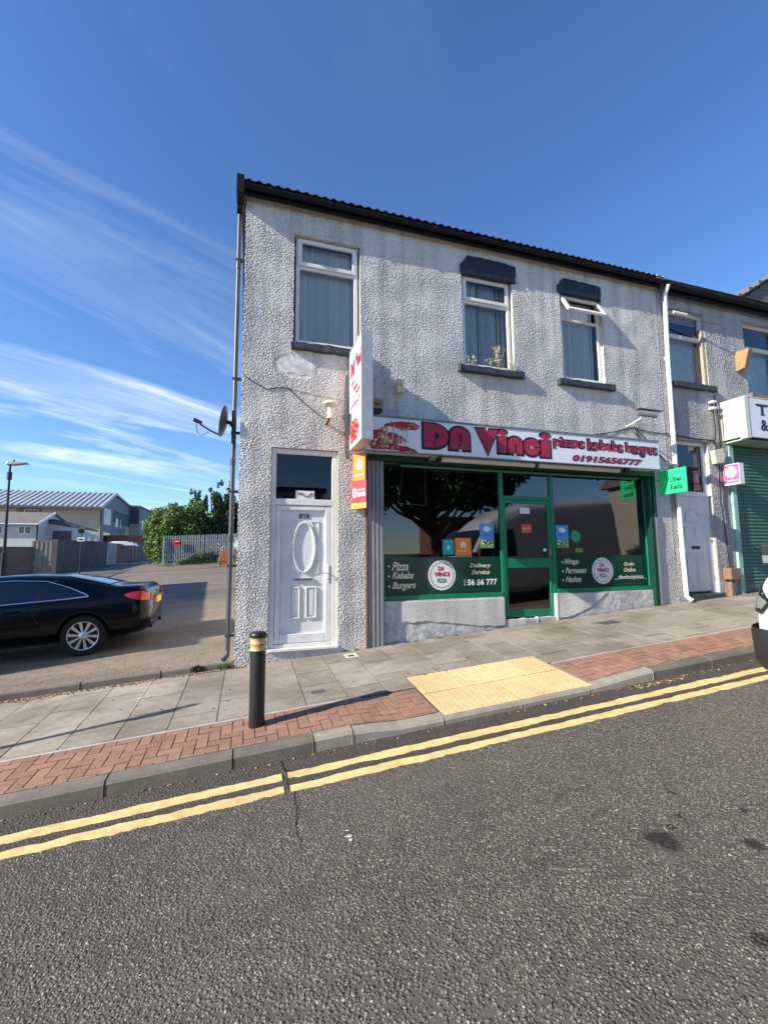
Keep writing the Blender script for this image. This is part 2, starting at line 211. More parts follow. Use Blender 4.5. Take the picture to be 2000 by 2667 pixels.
# ---------------------------------------------------------------- mesh helpers
ORG={}
def link(o): SC.collection.objects.link(o); return o
def props(o,label=None,cat=None,group=None,kind=None):
    for k,v in (('label',label),('category',cat),('group',group),('kind',kind)):
        if v: o[k]=v
    return o
def thing(name,loc,label,cat,group=None):
    o=link(bpy.data.objects.new(name,None)); o.location=loc; o.empty_display_size=.2; ORG[o.name]=Vector(loc)
    return props(o,label,cat,group)
class MB:
    def __init__(s): s.v=[];s.f=[];s.m=[];s.cm=0
    def add(s,vs,fs):
        n=len(s.v); s.v+= [tuple(v) for v in vs]; s.f+=[tuple(i+n for i in f) for f in fs]; s.m+=[s.cm]*len(fs); return s
    def box(s,x0,x1,y0,y1,z0,z1):
        return s.add([(x0,y0,z0),(x1,y0,z0),(x1,y1,z0),(x0,y1,z0),(x0,y0,z1),(x1,y0,z1),(x1,y1,z1),(x0,y1,z1)],[(0,3,2,1),(4,5,6,7),(0,1,5,4),(1,2,6,5),(2,3,7,6),(3,0,4,7)])
    def quad(s,a,b,c,d): return s.add([a,b,c,d],[(0,1,2,3)])
    def prism(s,pts,d):
        n=len(pts); d=Vector(d); a=[Vector(p) for p in pts]
        return s.add(a+[p+d for p in a],[tuple(range(n))[::-1],tuple(range(n,2*n))]+[(i,(i+1)%n,n+(i+1)%n,n+i) for i in range(n)])
    def tube(s,pts,r,n=8,cap=True):
        pts=[Vector(p) for p in pts]; rs=r if isinstance(r,(list,tuple)) else [r]*len(pts); vs=[]
        up=Vector((0,0,1)); prev=None
        for i,p in enumerate(pts):
            d=(pts[min(i+1,len(pts)-1)]-pts[max(i-1,0)]).normalized()
            if prev is None:
                a=d.cross(up if abs(d.z)<.9 else Vector((1,0,0))).normalized()
            else: a=(prev-d*prev.dot(d)).normalized()
            b=d.cross(a); prev=a
            for k in range(n):
                t=2*PI*k/n; vs.append(p+(a*math.cos(t)+b*math.sin(t))*rs[i])
        fs=[(i*n+k,i*n+(k+1)%n,(i+1)*n+(k+1)%n,(i+1)*n+k) for i in range(len(pts)-1) for k in range(n)]
        if cap: fs+=[tuple(range(n))[::-1],tuple((len(pts)-1)*n+k for k in range(n))]
        return s.add(vs,fs)
    def lathe(s,prof,c,n=24,axis='z'):
        vs=[];c=Vector(c)
        for (r,h) in prof:
            for k in range(n):
                t=2*PI*k/n; a,b=r*math.cos(t),r*math.sin(t)
                vs.append(c+Vector({'z':(a,b,h),'y':(a,h,b),'x':(h,a,b)}[axis]))
        fs=[(i*n+k,i*n+(k+1)%n,(i+1)*n+(k+1)%n,(i+1)*n+k) for i in range(len(prof)-1) for k in range(n)]
        return s.add(vs,fs)
    def disc(s,c,r,n=24,axis='y',ry=None):
        c=Vector(c); ry=ry or r; vs=[]
        for k in range(n):
            t=2*PI*k/n; a,b=r*math.cos(t),ry*math.sin(t); vs.append(c+Vector({'z':(a,b,0),'y':(a,0,b),'x':(0,a,b)}[axis]))
        return s.add(vs,[tuple(range(n))])
    def build(s,name,m,parent=None,label=None,smooth=False,bevel=0,loc=None,cat=None,group=None,kind=None,sub=0):
        me=bpy.data.meshes.new(name)
        org=ORG.get(parent.name,Vector()) if parent else Vector(loc or (0,0,0))
        me.from_pydata([(x-org.x,y-org.y,z-org.z) for x,y,z in s.v],[],s.f)
        ms=m if isinstance(m,(list,tuple)) else [m]
        for q in ms: me.materials.append(MT[q])
        if len(ms)>1: me.polygons.foreach_set('material_index',s.m)
        if smooth: me.polygons.foreach_set('use_smooth',[True]*len(me.polygons))
        me.update()
        o=link(bpy.data.objects.new(name,me)); ORG[o.name]=org
        if parent: o.parent=parent
        else: o.location=org
        if bevel:
            b=o.modifiers.new('bevel','BEVEL'); b.width=bevel; b.segments=2; b.limit_method='ANGLE'; b.angle_limit=R(40)
        if sub:
            b=o.modifiers.new('sub','SUBSURF'); b.levels=sub; b.render_levels=sub
        if smooth and not sub:
            try: me.set_sharp_from_angle(angle=R(50))
            except Exception: pass
        return props(o,label,cat,group,kind)
def bx(name,m,parent,x0,x1,y0,y1,z0,z1,bevel=0,label=None): return MB().box(x0,x1,y0,y1,z0,z1).build(name,m,parent,bevel=bevel,label=label)
# flat print: curves and text turned into thin meshes
def curve_to_mesh(cu):
    o=bpy.data.objects.new('tmp',cu); link(o); bpy.context.view_layer.update()
    me=o.evaluated_get(bpy.context.evaluated_depsgraph_get()).to_mesh()
    V=np.zeros(len(me.vertices)*3); me.vertices.foreach_get('co',V); V=V.reshape(-1,3); F=[tuple(p.vertices) for p in me.polygons]
    o.to_mesh_clear(); bpy.data.objects.remove(o); bpy.data.curves.remove(cu); return V,F
_tx={}
def text_geo(s,shear=0,off=0.,sp=1.):
    k=(s,shear,off,sp)
    if k not in _tx:
        cu=bpy.data.curves.new('t','FONT'); cu.body=s; cu.shear=shear; cu.offset=off; cu.resolution_u=3; cu.space_character=sp; _tx[k]=curve_to_mesh(cu)
    return _tx[k]
def poly_geo(polys,off=0.):
    cu=bpy.data.curves.new('c','CURVE'); cu.dimensions='2D'; cu.fill_mode='BOTH'; cu.offset=off
    for P in polys:
        sp=cu.splines.new('POLY'); sp.points.add(len(P)-1)
        for i,(x,y) in enumerate(P): sp.points[i].co=(x,y,0,1)
        sp.use_cyclic_u=True
    return curve_to_mesh(cu)
def put(mb,geo,rect,fn,fit=True,ref=None):
    """place 2-D geometry in rect=(u0,u1,v0,v1); fn maps (u,v) to a world point"""
    V,F=geo; B=ref[0] if ref is not None else V
    a0,a1=B[:,0].min(),B[:,0].max(); b0,b1=B[:,1].min(),B[:,1].max(); u0,u1,v0,v1=rect
    mb.add([fn(u0+(x-a0)/(a1-a0)*(u1-u0),v0+(y-b0)/(b1-b0)*(v1-v0)) for x,y in V[:,:2]],F); return mb
def front(y): return lambda u,v:(u,y,v)
def side(x): return lambda u,v:(x,-u,v)      # face that looks towards -X: u runs towards the camera
def text(s,rect,fn,m,parent,name='lettering',shear=0,off=0.,sp=1.,mb=None):
    q=mb or MB(); put(q,text_geo(s,shear,off,sp),rect,fn)
    return q if mb else q.build(name,m,parent)
# ---------------------------------------------------------------- ground heights
SL=.0711
def S(x): return SL*max(-45,min(45,x))
def sstep(a,b,x):
    t=max(0,min(1,(x-a)/(b-a))); return t*t*(3-2*t)
def drop(x): return .045*(sstep(.94,1.5,x)-sstep(3.5,4.45,x))
def P(x,y): return .087+S(x)-.04*(6.7-y)-drop(x)*max(0,min(1,(5.15-y)/1.12))
def RD(x,y): return -.13+S(x)+.02*(4.03-y) if y>0 else -.0494+S(x)+.02*y
def h0(y): return float(np.interp(y,[6.8,8.4,25.7,31,34,42,47,53,71,120],[.15,.24,1.0,1.3,1.37,1.57,1.7,1.95,2.57,4.]))
def LN(x,y): return h0(y)+max(.035,SL-.00113*(y-6.8))*max(-60,min(60,x))
def grid(xs,ys,f,name,m,kind='structure',parent=None,zoff=0):
    mb=MB(); n=len(xs); mb.add([(x,y,f(x,y)+zoff) for y in ys for x in xs],[(j*n+i,j*n+i+1,(j+1)*n+i+1,(j+1)*n+i) for j in range(len(ys)-1) for i in range(n-1)])
    return mb.build(name,m,parent,kind=kind,smooth=True)
def fr(a,b,s): n=max(1,int(round((b-a)/s))); return [a+(b-a)*i/n for i in range(n+1)]
ROAD=grid(fr(-60,60,1.),fr(-3.2,4.06,.33),RD,'road','road_asphalt')
def gz(x,y):
    if y>6.8: return LN(x,y)
    if y<-3: return -.12+S(x)
    return S(x)-.15
xs=[-900,-300,-120]+fr(-60,60,5)+[120,300,900]; grid(xs,[-900,-300,-60,-20,-3,2,6.8,20,40,60,80,120,300,900],lambda x,y:gz(max(-60,min(60,x)),max(-900,min(120,y)))-.4,'terrain','grass_ground')
lane=grid([-60,-40,-30]+fr(-20,8,.7)+[20,60],fr(6.8,34,.7)+fr(36,120,6),lambda x,y:LN(x,y)+.008*math.sin(x*2.1+y)*math.sin(y*1.3) ,'lane','lane_asphalt')
grid([-14,-12,-10.9,-9.5,-8.4,-7.6,-6.9],fr(24,100,2),lambda x,y:LN(x*(1+max(0,y-30)*.0022)+0.35*math.sin(y*.3),y)+.012,'lane_surface','far_lane')
grid([-5.6+i*.7 for i in range(14)],fr(32.9,36,.5),lambda x,y:LN(x,y)+.03+.12*max(0,(y-33)/2),'verge','grass_ground')
# pavement: base sheet and its slabs, bricks and kerb stones
pav=grid(fr(-14,20,.3),fr(4.06,6.74,.33),P,'pavement','joint_sand',zoff=-.014)
ORG[pav.name]=Vector()
def unit_block(name,m,bev):
    import bmesh
    bm=bmesh.new(); bmesh.ops.create_cube(bm,size=1)
    for v in bm.verts: v.co.z-=.5
    bm.free() if False else None
    me=bpy.data.meshes.new(name); top=[e for e in bm.edges if all(v.co.z>-.1 for v in e.verts)]
    bmesh.ops.bevel(bm,geom=top,offset=bev,segments=1,affect='EDGES')
    bm.faces.ensure_lookup_table(); bmesh.ops.delete(bm,geom=[f for f in bm.faces if f.normal.z<-.9],context='FACES')
    bm.to_mesh(me); bm.free(); me.materials.append(MT[m]); return me
def lay(me,name,x0,x1,y0,y1,f,h=.05,lift=0.,parent=pav,tilt=0.):
    x,y=(x0+x1)/2,(y0+y1)/2; o=link(bpy.data.objects.new(name,me)); o.parent=parent
    gx=(f(x+.02,y)-f(x-.02,y))/.04; gy=(f(x,y+.02)-f(x,y-.02))/.04
    o.location=(x,y,f(x,y)+lift); o.rotation_euler=(math.atan(gy)+rnd.gauss(0,tilt),-math.atan(gx)+rnd.gauss(0,tilt),0); o.scale=(x1-x0,y1-y0,h); return o
slab_me=unit_block('slab','paving_slab',.012); brick_me=unit_block('brick','brick_red',.03)
slabs=[]
for k in range(-28,42):
    x0=.635+.447*k; off=[.0,.27,.53,.27][k%4] if k%3 else .13
    off=(0.26 if k%2 else .0)+.05
    y=4.83+ (off-.53 if off else 0)
    while y<6.72:
        a=max(y,4.83); b=min(y+.53,6.72)
        if b-a>.04:
            xa,xb=x0,x0+.447
            if xb>1.862 and xa<3.642 and a<5.165:
                if xa<1.85: slabs.append((xa+.004,1.862,a+.004,min(b,5.165)-.002))
                if xb>3.66: slabs.append((3.645,xb-.004,a+.004,min(b,5.165)-.002))
                a=5.165
            if b-a>.04: slabs.append((xa+.004,xb-.004,a+.004,b-.004))
        y+=.53
slabs.sort(key=lambda s:(s[0]-1.5)**2)
for i,(a,b,c,d) in enumerate(slabs[:290]): lay(slab_me,'paving_slab',a,b,c,d,P,.05,rnd.uniform(-.002,.002),tilt=.003)
mb=MB()
for (a,b,c,d) in slabs[290:]: mb.add([(a,c,P(a,c)),(b,c,P(b,c)),(b,d,P(b,d)),(a,d,P(a,d))],[(0,1,2,3)])
if mb.v: mb.build('far_paving_slabs','paving_slab',pav,kind='stuff')
# pale edging strip between slabs and bricks
for x0 in fr(-13,1.2,.91)[:-1]+[3.68+i*.91 for i in range(16)]: lay(unit_block('edging','edging',.01) if 'edging' not in bpy.data.meshes else bpy.data.meshes['edging'],'edging_strip',x0+.003,x0+.905,4.79,4.828,P,.05)
bricks=[]
Y0,Y1=4.165,4.788
for n in range(-40,45):
    for i in range(-60,60):
        for (ax,ay,bx_,by) in ((0,0,2,1),(2,-1,3,1)):
            x=(i+4*n+ax)*.1; y=(i+ay)*.1+4.2; X1=(i+4*n+bx_)*.1; Y_=(i+by)*.1+4.2
            y0=max(y,Y0);y1=min(Y_,Y1)
            if y1-y0<.02 or X1<-13 or x>19: continue
            g=.0035
            segs=[(x,X1)]
            if X1>1.84 and x<3.66:
                segs=[(x,min(X1,1.84))] if x<1.84 else ([(max(x,3.66),X1)] if X1>3.66 else [])
            for a,b in segs:
                if b-a>.02: bricks.append((a+g,b-g,y0+g,y1-g))
bricks.sort(key=lambda s:((s[0]+.2)/1.5)**2 if s[0]>-1.9 else 99+s[0]**2)
for a,b,c,d in bricks[:298]: lay(brick_me,'brick',a,b,c,d,P,.05,rnd.uniform(-.0025,.0025),tilt=.008)
mb=MB()
for a,b,c,d in bricks[298:]:
    r=rnd.uniform(-.002,.002); mb.add([(a,c,P(a,c)+r),(b,c,P(b,c)+r),(b,d,P(b,d)+r),(a,d,P(a,d)+r)]+[(a,c,P(a,c)-.012),(b,c,P(b,c)-.012),(b,d,P(b,d)-.012),(a,d,P(a,d)-.012)],[(0,1,2,3),(0,4,5,1),(1,5,6,2),(2,6,7,3),(3,7,4,0)])
mb.build('further_bricks','brick_red',pav,kind='stuff')
# blister paving
tm=MB(); tm.box(-.5,.5,-.5,.5,-1,0)
def tact():
    t=MB(); t.box(-.2155,.2155,-.267,.267,-.05,0)
    for i in range(6):
        for j in range(7):
            cx,cy=-.18+.072*i,-.228+.076*j
            t.lathe([(.014,0),(.0125,.003),(.007,.0045)],(cx,cy,0),8); t.add([(cx+.007*math.cos(a*PI/4),cy+.007*math.sin(a*PI/4),.0045) for a in range(8)],[tuple(range(8))])
    return t
tb=tact().build('blister_slab','tactile_buff',pav)
for i in range(4):
    for j in range(2):
        o=tb if (i,j)==(0,0) else link(tb.copy()); o.parent=pav
        x,y=1.865+.22+.4435*i,4.07+.27+.545*j; o.location=(x,y,P(x,y)+.001); o.rotation_euler=(math.atan((P(x,y+.02)-P(x,y-.02))/.04),-math.atan(SL),0)
KJ=[-13,-12.1,-11.2,-10.3,-9.36,-8.4,-7.5,-6.58,-5.66,-4.75,-3.84,-2.92,-1.95,-1.01,-.085,.59,.94,1.83,2.7,3.55,4.45]+[5.37+.915*i for i in range(15)]
for a,b in zip(KJ[:-1],KJ[1:]):
    k=MB(); n=5; vs=[]; pale=a>.5 and b<4.5; j=rnd.uniform(-.003,.003)
    for i in range(n):
        x=a+.004+(b-a-.008)*i/(n-1); zt=P(x,4.15)+j; zb=RD(x,4.03)-.06; zf=P(x,4.03)+j
        vs+=[(x,4.022+j,zb),(x,4.03+j,zf-.028),(x,4.052+j,zf-.002),(x,4.16,zt),(x,4.16,zb)]
    fs=[(i*5+q,(i+1)*5+q,(i+1)*5+(q+1)%5,i*5+(q+1)%5) for i in range(n-1) for q in range(5)]+[(4,3,2,1,0),tuple((n-1)*5+q for q in range(5))]
    k.add(vs,fs).build('kerb_stone','kerb_pale' if pale else 'kerb_concrete',pav,bevel=.004)
# raised kerb behind the pavement, edging the lane
for i in range(13):
    b=-.16-.93*i; a=b-.92; k=MB(); vs=[]
    for x in (a,b): vs+=[(x,6.70,P(x,6.7)-.05),(x,6.705,P(x,6.7)+.075),(x,6.725,P(x,6.7)+.095),(x,6.84,LN(x,6.84)+.004),(x,6.84,P(x,6.7)-.05)]
    k.add(vs,[(q,5+q,5+(q+1)%5,(q+1)%5) for q in range(5)]+[(4,3,2,1,0),(5,6,7,8,9)]).build('back_kerb_stone','kerb_concrete',pav,bevel=.004)
# yellow lines with worn, broken edges
def yline(y0,y1,seed):
    r=random.Random(seed); mb=MB(); vs=[]; x=-14.; X=[]
    while x<22: X.append(x); x+=.045 if -2<x<6 else .3
    e0=e1=0
    for x in X:
        e0=e0*.6+r.gauss(0,.0055); e1=e1*.6+r.gauss(0,.0055); a=y0+e0;b=y1+e1
        vs+=[(x,a,RD(x,a)+.001),(x,a+.004,RD(x,a)+.0065),(x,b-.004,RD(x,b)+.0065),(x,b,RD(x,b)+.001)]
    fs=[]
    for i in range(len(X)-1):
        if .315<X[i]+.02<.355: continue
        fs+=[(i*4+q,(i+1)*4+q,(i+1)*4+q+1,i*4+q+1) for q in range(3)]
    mb.add(vs,fs).build('yellow_line','yellow_paint',ROAD)
ORG[ROAD.name]=Vector()
yline(3.64,3.752,3); yline(3.437,3.54,5)
# crack in the road surface
ck=MB(); r=random.Random(4); y=4.0; x=.31; pts=[]
while y>2.75: pts.append((x,y)); y-=.035; x+=r.gauss(.001,.008)
vs=[]
for i,(x,y) in enumerate(pts):
    wd=.0045*(1-.5*i/len(pts))*r.uniform(.5,1.5); vs+=[(x-wd,y,RD(x,y)+.004),(x+wd,y,RD(x,y)+.004)]
ck.add(vs,[(2*i,2*i+1,2*i+3,2*i+2) for i in range(len(pts)-1)]).build('road_crack','black_paint',ROAD)
# stone chippings standing proud of the surface
def scatter(name,m,parent,pts,size,flat,cols,seed,kind='stuff',loc=None,label=None,cat=None):
    g=np.random.RandomState(seed); n=len(pts); P3=np.array(pts)
    base=np.array([(1,0,0),(0,1,0),(-1,0,0),(0,-1,0),(0,0,1),(.0,0,-.6)],float)
    V=base[None]*g.uniform(.6,1.15,(n,6,1)); s=g.uniform(size[0],size[1],(n,1,1)); V=V*s; V[:,:,0]*=g.uniform(.8,1.5,(n,1)); V[:,:,2]*=flat
    a=g.uniform(0,2*PI,n); ca,sa=np.cos(a)[:,None],np.sin(a)[:,None]; x,y=V[:,:,0]*ca-V[:,:,1]*sa,V[:,:,0]*sa+V[:,:,1]*ca; V=np.stack([x,y,V[:,:,2]+V[:,:,0]*g.uniform(-.25,.25,(n,1))],2)+P3[:,None]
    F=np.array([(0,1,4),(1,2,4),(2,3,4),(3,0,4),(1,0,5),(2,1,5),(3,2,5),(0,3,5)]); FF=(F[None]+6*np.arange(n)[:,None,None]).reshape(-1,3)
    me=bpy.data.meshes.new(name); me.vertices.add(n*6); me.vertices.foreach_set('co',V.reshape(-1)); me.loops.add(len(FF)*3); me.loops.foreach_set('vertex_index',FF.reshape(-1).astype(np.int32)); me.polygons.add(len(FF)); me.polygons.foreach_set('loop_start',np.arange(0,len(FF)*3,3,dtype=np.int32)); me.update(calc_edges=True)
    C=np.array(cols)[g.choice(len(cols),n)]*g.uniform(.75,1.25,(n,1)); at=me.attributes.new('tone','FLOAT_COLOR','FACE'); at.data.foreach_set('color',np.concatenate([np.repeat(C,8,0),np.ones((n*8,1))],1).reshape(-1).astype(np.float32))
    me.materials.append(MT[m]); o=link(bpy.data.objects.new(name,me)); 
    if parent: o.parent=parent
    return props(o,kind=kind,label=label,cat=cat)
g=np.random.RandomState(3)
n=62000; X=g.uniform(-2.2,5.2,n); Yr=1.0+2.44*g.uniform(0,1,n)**.8
keep=(X/Yr>-1.3)&(X/Yr<2.1); X,Yr=X[keep],Yr[keep]
dens=np.array([noise.noise((x*1.2,y*1.2,0)) for x,y in zip(X,Yr)]); keep=dens>-.32+g.uniform(-.3,.1,len(X)); X,Yr=X[keep],Yr[keep]
oil=np.zeros(len(X),bool)
for sx,sy,rr in ((2.18,1.99,.1),(2.56,1.78,.05)): oil|=np.hypot(X-sx,Yr-sy)<rr
X,Yr=X[~oil],Yr[~oil]
pts=np.stack([X,Yr,-.13+SL*X+.02*(4.03-Yr)+.0005],1)
scatter('road_chippings','chips',ROAD,pts,(.0038,.0088),.42,[(.12,.11,.092),(.15,.136,.112),(.10,.092,.078),(.18,.163,.132),(.13,.117,.095),(.145,.133,.11),(.13,.12,.10),(.28,.26,.21)],5)
n=5000; X=g.uniform(-6,.2,n); Yr=6.85+g.uniform(0,1,n)**2*5
scatter('loose_grit','chips',lane,np.array([(x,y,LN(x,y)+.004) for x,y in zip(X,Yr) if x<-.2]),(.004,.012),.5,[(.28,.24,.19),(.2,.17,.14),(.36,.31,.25)],8)
# dead leaves and grit along the kerbs
pts=[]
for i in range(2300):
    x=g.uniform(-4.5,-.5)if i<2050 else g.uniform(-.5,0); y=6.69-abs(g.normal(0,.028 if x>-1.2 else .05)); 
    if noise.noise((x*2.5,0,0))+.25>g.uniform(-.2,.6) or i>2050: pts.append((x,y,P(x,y)+.006))
for i in range(160):
    x=g.normal(4.35,.25); y=3.97-abs(g.normal(0,.05)); pts.append((x,y,RD(x,y)+.005))
for i in range(120):
    x=g.uniform(-2,6); y=4.0-abs(g.normal(0,.03)); pts.append((x,y,RD(x,y)+.004))
scatter('leaf_litter','litter',pav,pts,(.006,.019),.35,[(.22,.10,.06),(.16,.09,.05),(.35,.22,.12),(.28,.14,.09),(.4,.34,.24)],9)
# covers in the pavement
for (x,y,a,b,m) in ((.8,5.18,.075,.05,'iron_cover'),(1.47,6.42,.045,.035,'black_paint'),(5.85,6.1,.18,.1,'iron_cover')):
    lay(unit_block('cover',m,.01),'utility_cover',x-a,x+a,y-b,y+b,P,.03,.004)
lay(unit_block('concrete_patch','stone_sill',.02),'concrete_patch',1.38,1.57,6.33,6.55,P,.03,.0025)
# gum spots, splash of white paint
mb=MB()
for i in range(46):
    x,y=g.uniform(-1.8,6.5),g.uniform(4.9,6.6); rr=g.uniform(.008,.02); mb.add([(x+rr*math.cos(t)*g.uniform(.7,1.2),y+rr*math.sin(t)*g.uniform(.7,1.2),P(x,y)+.0055) for t in np.linspace(0,2*PI,9)[:-1]],[tuple(range(8))])
mb.build('gum_spots','iron_cover',pav,kind='stuff')
mb=MB()
for x,y,rr in [(-1.17,5.95,.05)]+[(.613+g.normal(0,.012),2.73+g.normal(0,.035),g.uniform(.006,.015)) for _ in range(16)]:
    z=(P if y>4.1 else RD)(x,y)+.009; mb.add([(x+rr*math.cos(t)*g.uniform(.4,1.2),y+.35*rr*math.sin(t)*g.uniform(.5,1.3),z) for t in np.linspace(0,2*PI,11)[:-1]],[tuple(range(10))])
mb.build('white_splashes','paper',pav,kind='stuff')
# ================================================================ buildings
def wall_holes(mb,x0,x1,z0,z1,y,holes,depth,zbot=None):
    """front face at y with openings whose reveals run back by depth"""
    xs=sorted({x0,x1,*[h[0] for h in holes],*[h[1] for h in holes]}); zs=sorted({z0,z1,*[h[2] for h in holes],*[h[3] for h in holes]})
    for a,b in zip(xs[:-1],xs[1:]):
        for c,d in zip(zs[:-1],zs[1:]):
            m=((a+b)/2,(c+d)/2)
            if any(h[0]<m[0]<h[1] and h[2]<m[1]<h[3] for h in holes): continue
            mb.quad((a,y,c),(b,y,c),(b,y,d),(a,y,d))
    for h in holes:
        a,b,c,d=h[:4]; e=y+depth
        mb.quad((a,y,c),(a,y,d),(a,e,d),(a,e,c)); mb.quad((b,y,d),(b,y,c),(b,e,c),(b,e,d)); mb.quad((a,y,d),(b,y,d),(b,e,d),(a,e,d)); mb.quad((b,y,c),(a,y,c),(a,e,c),(b,e,c))
Y=6.7
B=thing('shop_building',(4,Y,.3),'two storey corner takeaway shop in grey pebbledash with black eaves and green shopfront','building')
mb=MB(); H1=(.603,1.693,5.0,6.82);H2=(3.57,4.63,5.0,6.735);H3=(5.69,6.70,5.0,6.745);HD=(.30,1.325,.29,3.285);HS=(1.79,7.75,-.3,3.32)
wall_holes(mb,-.15,8.15,-1.2,7.3,Y+.003,[H1,H2,H3,HD,HS],.14)
mb.quad((-.15,13,-1.2),(-.15,Y,-1.2),(-.15,Y,7.3),(-.15,13,7.3)); mb.add([(-.15,Y,7.3),(-.15,13,7.3),(-.15,9.85,8.6)],[(0,1,2)])
mb.build('render_wall','render_grey',B)
def roughcast(parent,x0,x1,z0,z1,y,holes,step,amp,seed,m,lam=2.65,name='pebbledash_face'):
    """the thrown render itself: a relief a few millimetres deep"""
    def ax_(a,b,cuts):
        c=sorted({a,b,*[q for q in cuts if a<q<b]}); out=[a]
        for p,q in zip(c[:-1],c[1:]):
            k=max(1,int(round((q-p)/step))); out+=[p+(q-p)*i/k for i in range(1,k+1)]
        return np.array(out)
    X=ax_(x0,x1,[h[i] for h in holes for i in (0,1)]); Z=ax_(z0,z1,[h[i] for h in holes for i in (2,3)]); nx,nz=len(X),len(Z); g=np.random.RandomState(seed)
    fx=np.fft.fftfreq(nx)[None,:]; fz=np.fft.fftfreq(nz)[:,None]; fr_=np.hypot(fx,fz)
    def band(f0,w): k=np.exp(-((fr_-f0)/w)**2); q=np.fft.ifft2(np.fft.fft2(g.normal(size=(nz,nx)))*k).real; return q/q.std()
    a=band(1/lam/1.3,.12); b=band(1/lam/2.6,.06); c=band(.012,.01); h=np.clip(a*.95+b*.25,-1.1,2.2)+1.1; dens=np.clip(1+.22*c,.5,1.4)
    hh=h*amp*dens+.0012*c
    # smoother trowelled areas
    for (px0,pz0,rx,rz) in ((.67,4.60,.33,.17),(-.15,99,1,1)):
        d=((X[None,:]-px0)/rx)**2+((Z[:,None]-pz0)/rz)**2; hh=np.where(d<1.25,hh*.15,hh)
    V=np.stack([np.repeat(X[None],nz,0),np.full((nz,nx),y)-hh,np.repeat(Z[:,None],nx,1)],2).reshape(-1,3)-np.array(ORG[parent.name])
    cx=(X[:-1]+X[1:])/2; cz=(Z[:-1]+Z[1:])/2; keep=np.ones((nz-1,nx-1),bool)
    for q in holes: keep&=~((cx[None,:]>q[0])&(cx[None,:]<q[1])&(cz[:,None]>q[2])&(cz[:,None]<q[3]))
    j,i=np.nonzero(keep); F=np.stack([j*nx+i,j*nx+i+1,(j+1)*nx+i+1,(j+1)*nx+i],1).astype(np.int32); n=len(F)
    me=bpy.data.meshes.new(name); me.vertices.add(nx*nz); me.vertices.foreach_set('co',V.reshape(-1)); me.loops.add(4*n); me.loops.foreach_set('vertex_index',F.reshape(-1)); me.polygons.add(n); me.polygons.foreach_set('loop_start',np.arange(0,4*n,4,dtype=np.int32)); me.polygons.foreach_set('use_smooth',np.ones(n,bool)); me.update(calc_edges=True); me.materials.append(MT[m]); o=link(bpy.data.objects.new(name,me)); o.parent=parent; return o
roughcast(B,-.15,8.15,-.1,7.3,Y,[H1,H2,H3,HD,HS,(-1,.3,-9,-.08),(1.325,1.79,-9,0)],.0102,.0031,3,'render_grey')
bx('back_wall','render_grey',B,-.14,8.15,12.9,13,-1,7.3)
# smoother band under the eaves, patch of new render, sloping plinth lumps
mb=MB(); pts=[(.365,4.66),(.40,4.60),(.42,4.50),(.50,4.47),(.60,4.49),(.72,4.45),(.80,4.48),(.93,4.445),(.965,4.52),(.955,4.60),(.975,4.67),(.88,4.69),(.84,4.66),(.70,4.71),(.62,4.74),(.56,4.83),(.52,4.81),(.49,4.70),(.42,4.69)]
mb.prism([(x,Y-.006,z) for x,z in pts],(0,.01,0)).build('render_patch','render_patch',B,label='smooth pale patch of newer render')
# roof
def roof(x0,x1,ye,ze,yr,zr,y2,z2,parent,pitch=.146,mat_='sheet_roof',amp=.022):
    n=int((x1-x0)/pitch*6); vs=[]
    for i in range(n+1):
        x=x0+(x1-x0)*i/n; d=amp*max(-.4,math.sin(2*PI*x/pitch))
        vs+=[(x,ye,ze+d),(x,yr,zr+d),(x,y2,z2+d),(x,ye,ze+d-.012)]
    MB().add(vs,[(4*i,4*i+4,4*i+5,4*i+1) for i in range(n)]+[(4*i+1,4*i+5,4*i+6,4*i+2) for i in range(n)]+[(4*i+3,4*i+7,4*i+4,4*i) for i in range(n)]).build('roof_sheet',mat_,parent,smooth=False)
roof(-.27,8.2,6.48,7.395,9.85,8.75,13.3,7.3,B)
bx('fascia_board','gutter_black',B,-.25,8.2,6.585,6.61,7.22,7.40); bx('soffit','weathered_wood',B,-.22,8.2,6.61,6.7,7.285,7.30)
def gutter(x0,x1,y,z,r,parent,m='gutter_black'):
    vs=[];n=9
    for x in (x0,x1):
        for i in range(n): t=PI+PI*i/(n-1); vs.append((x,y+r*math.cos(t),z+r*1.05*math.sin(t)))
    mb=MB().add(vs,[(i,i+1,n+i+1,n+i) for i in range(n-1)]+[tuple(range(n))[::-1],tuple(range(n,2*n))])
    x=x0+.5
    while x<x1: mb.box(x-.018,x+.018,y-r-.006,y+r,z-.004,z+.008); mb.box(x-.02,x+.02,y-r-.007,y-r+.012,z-.05,z); x+=.93
    return mb.build('gutter',m,parent)
gutter(-.29,8.3,6.53,7.34,.056,B)
bx('barge_end','gutter_black',B,-.29,-.18,6.45,6.72,7.14,7.43)
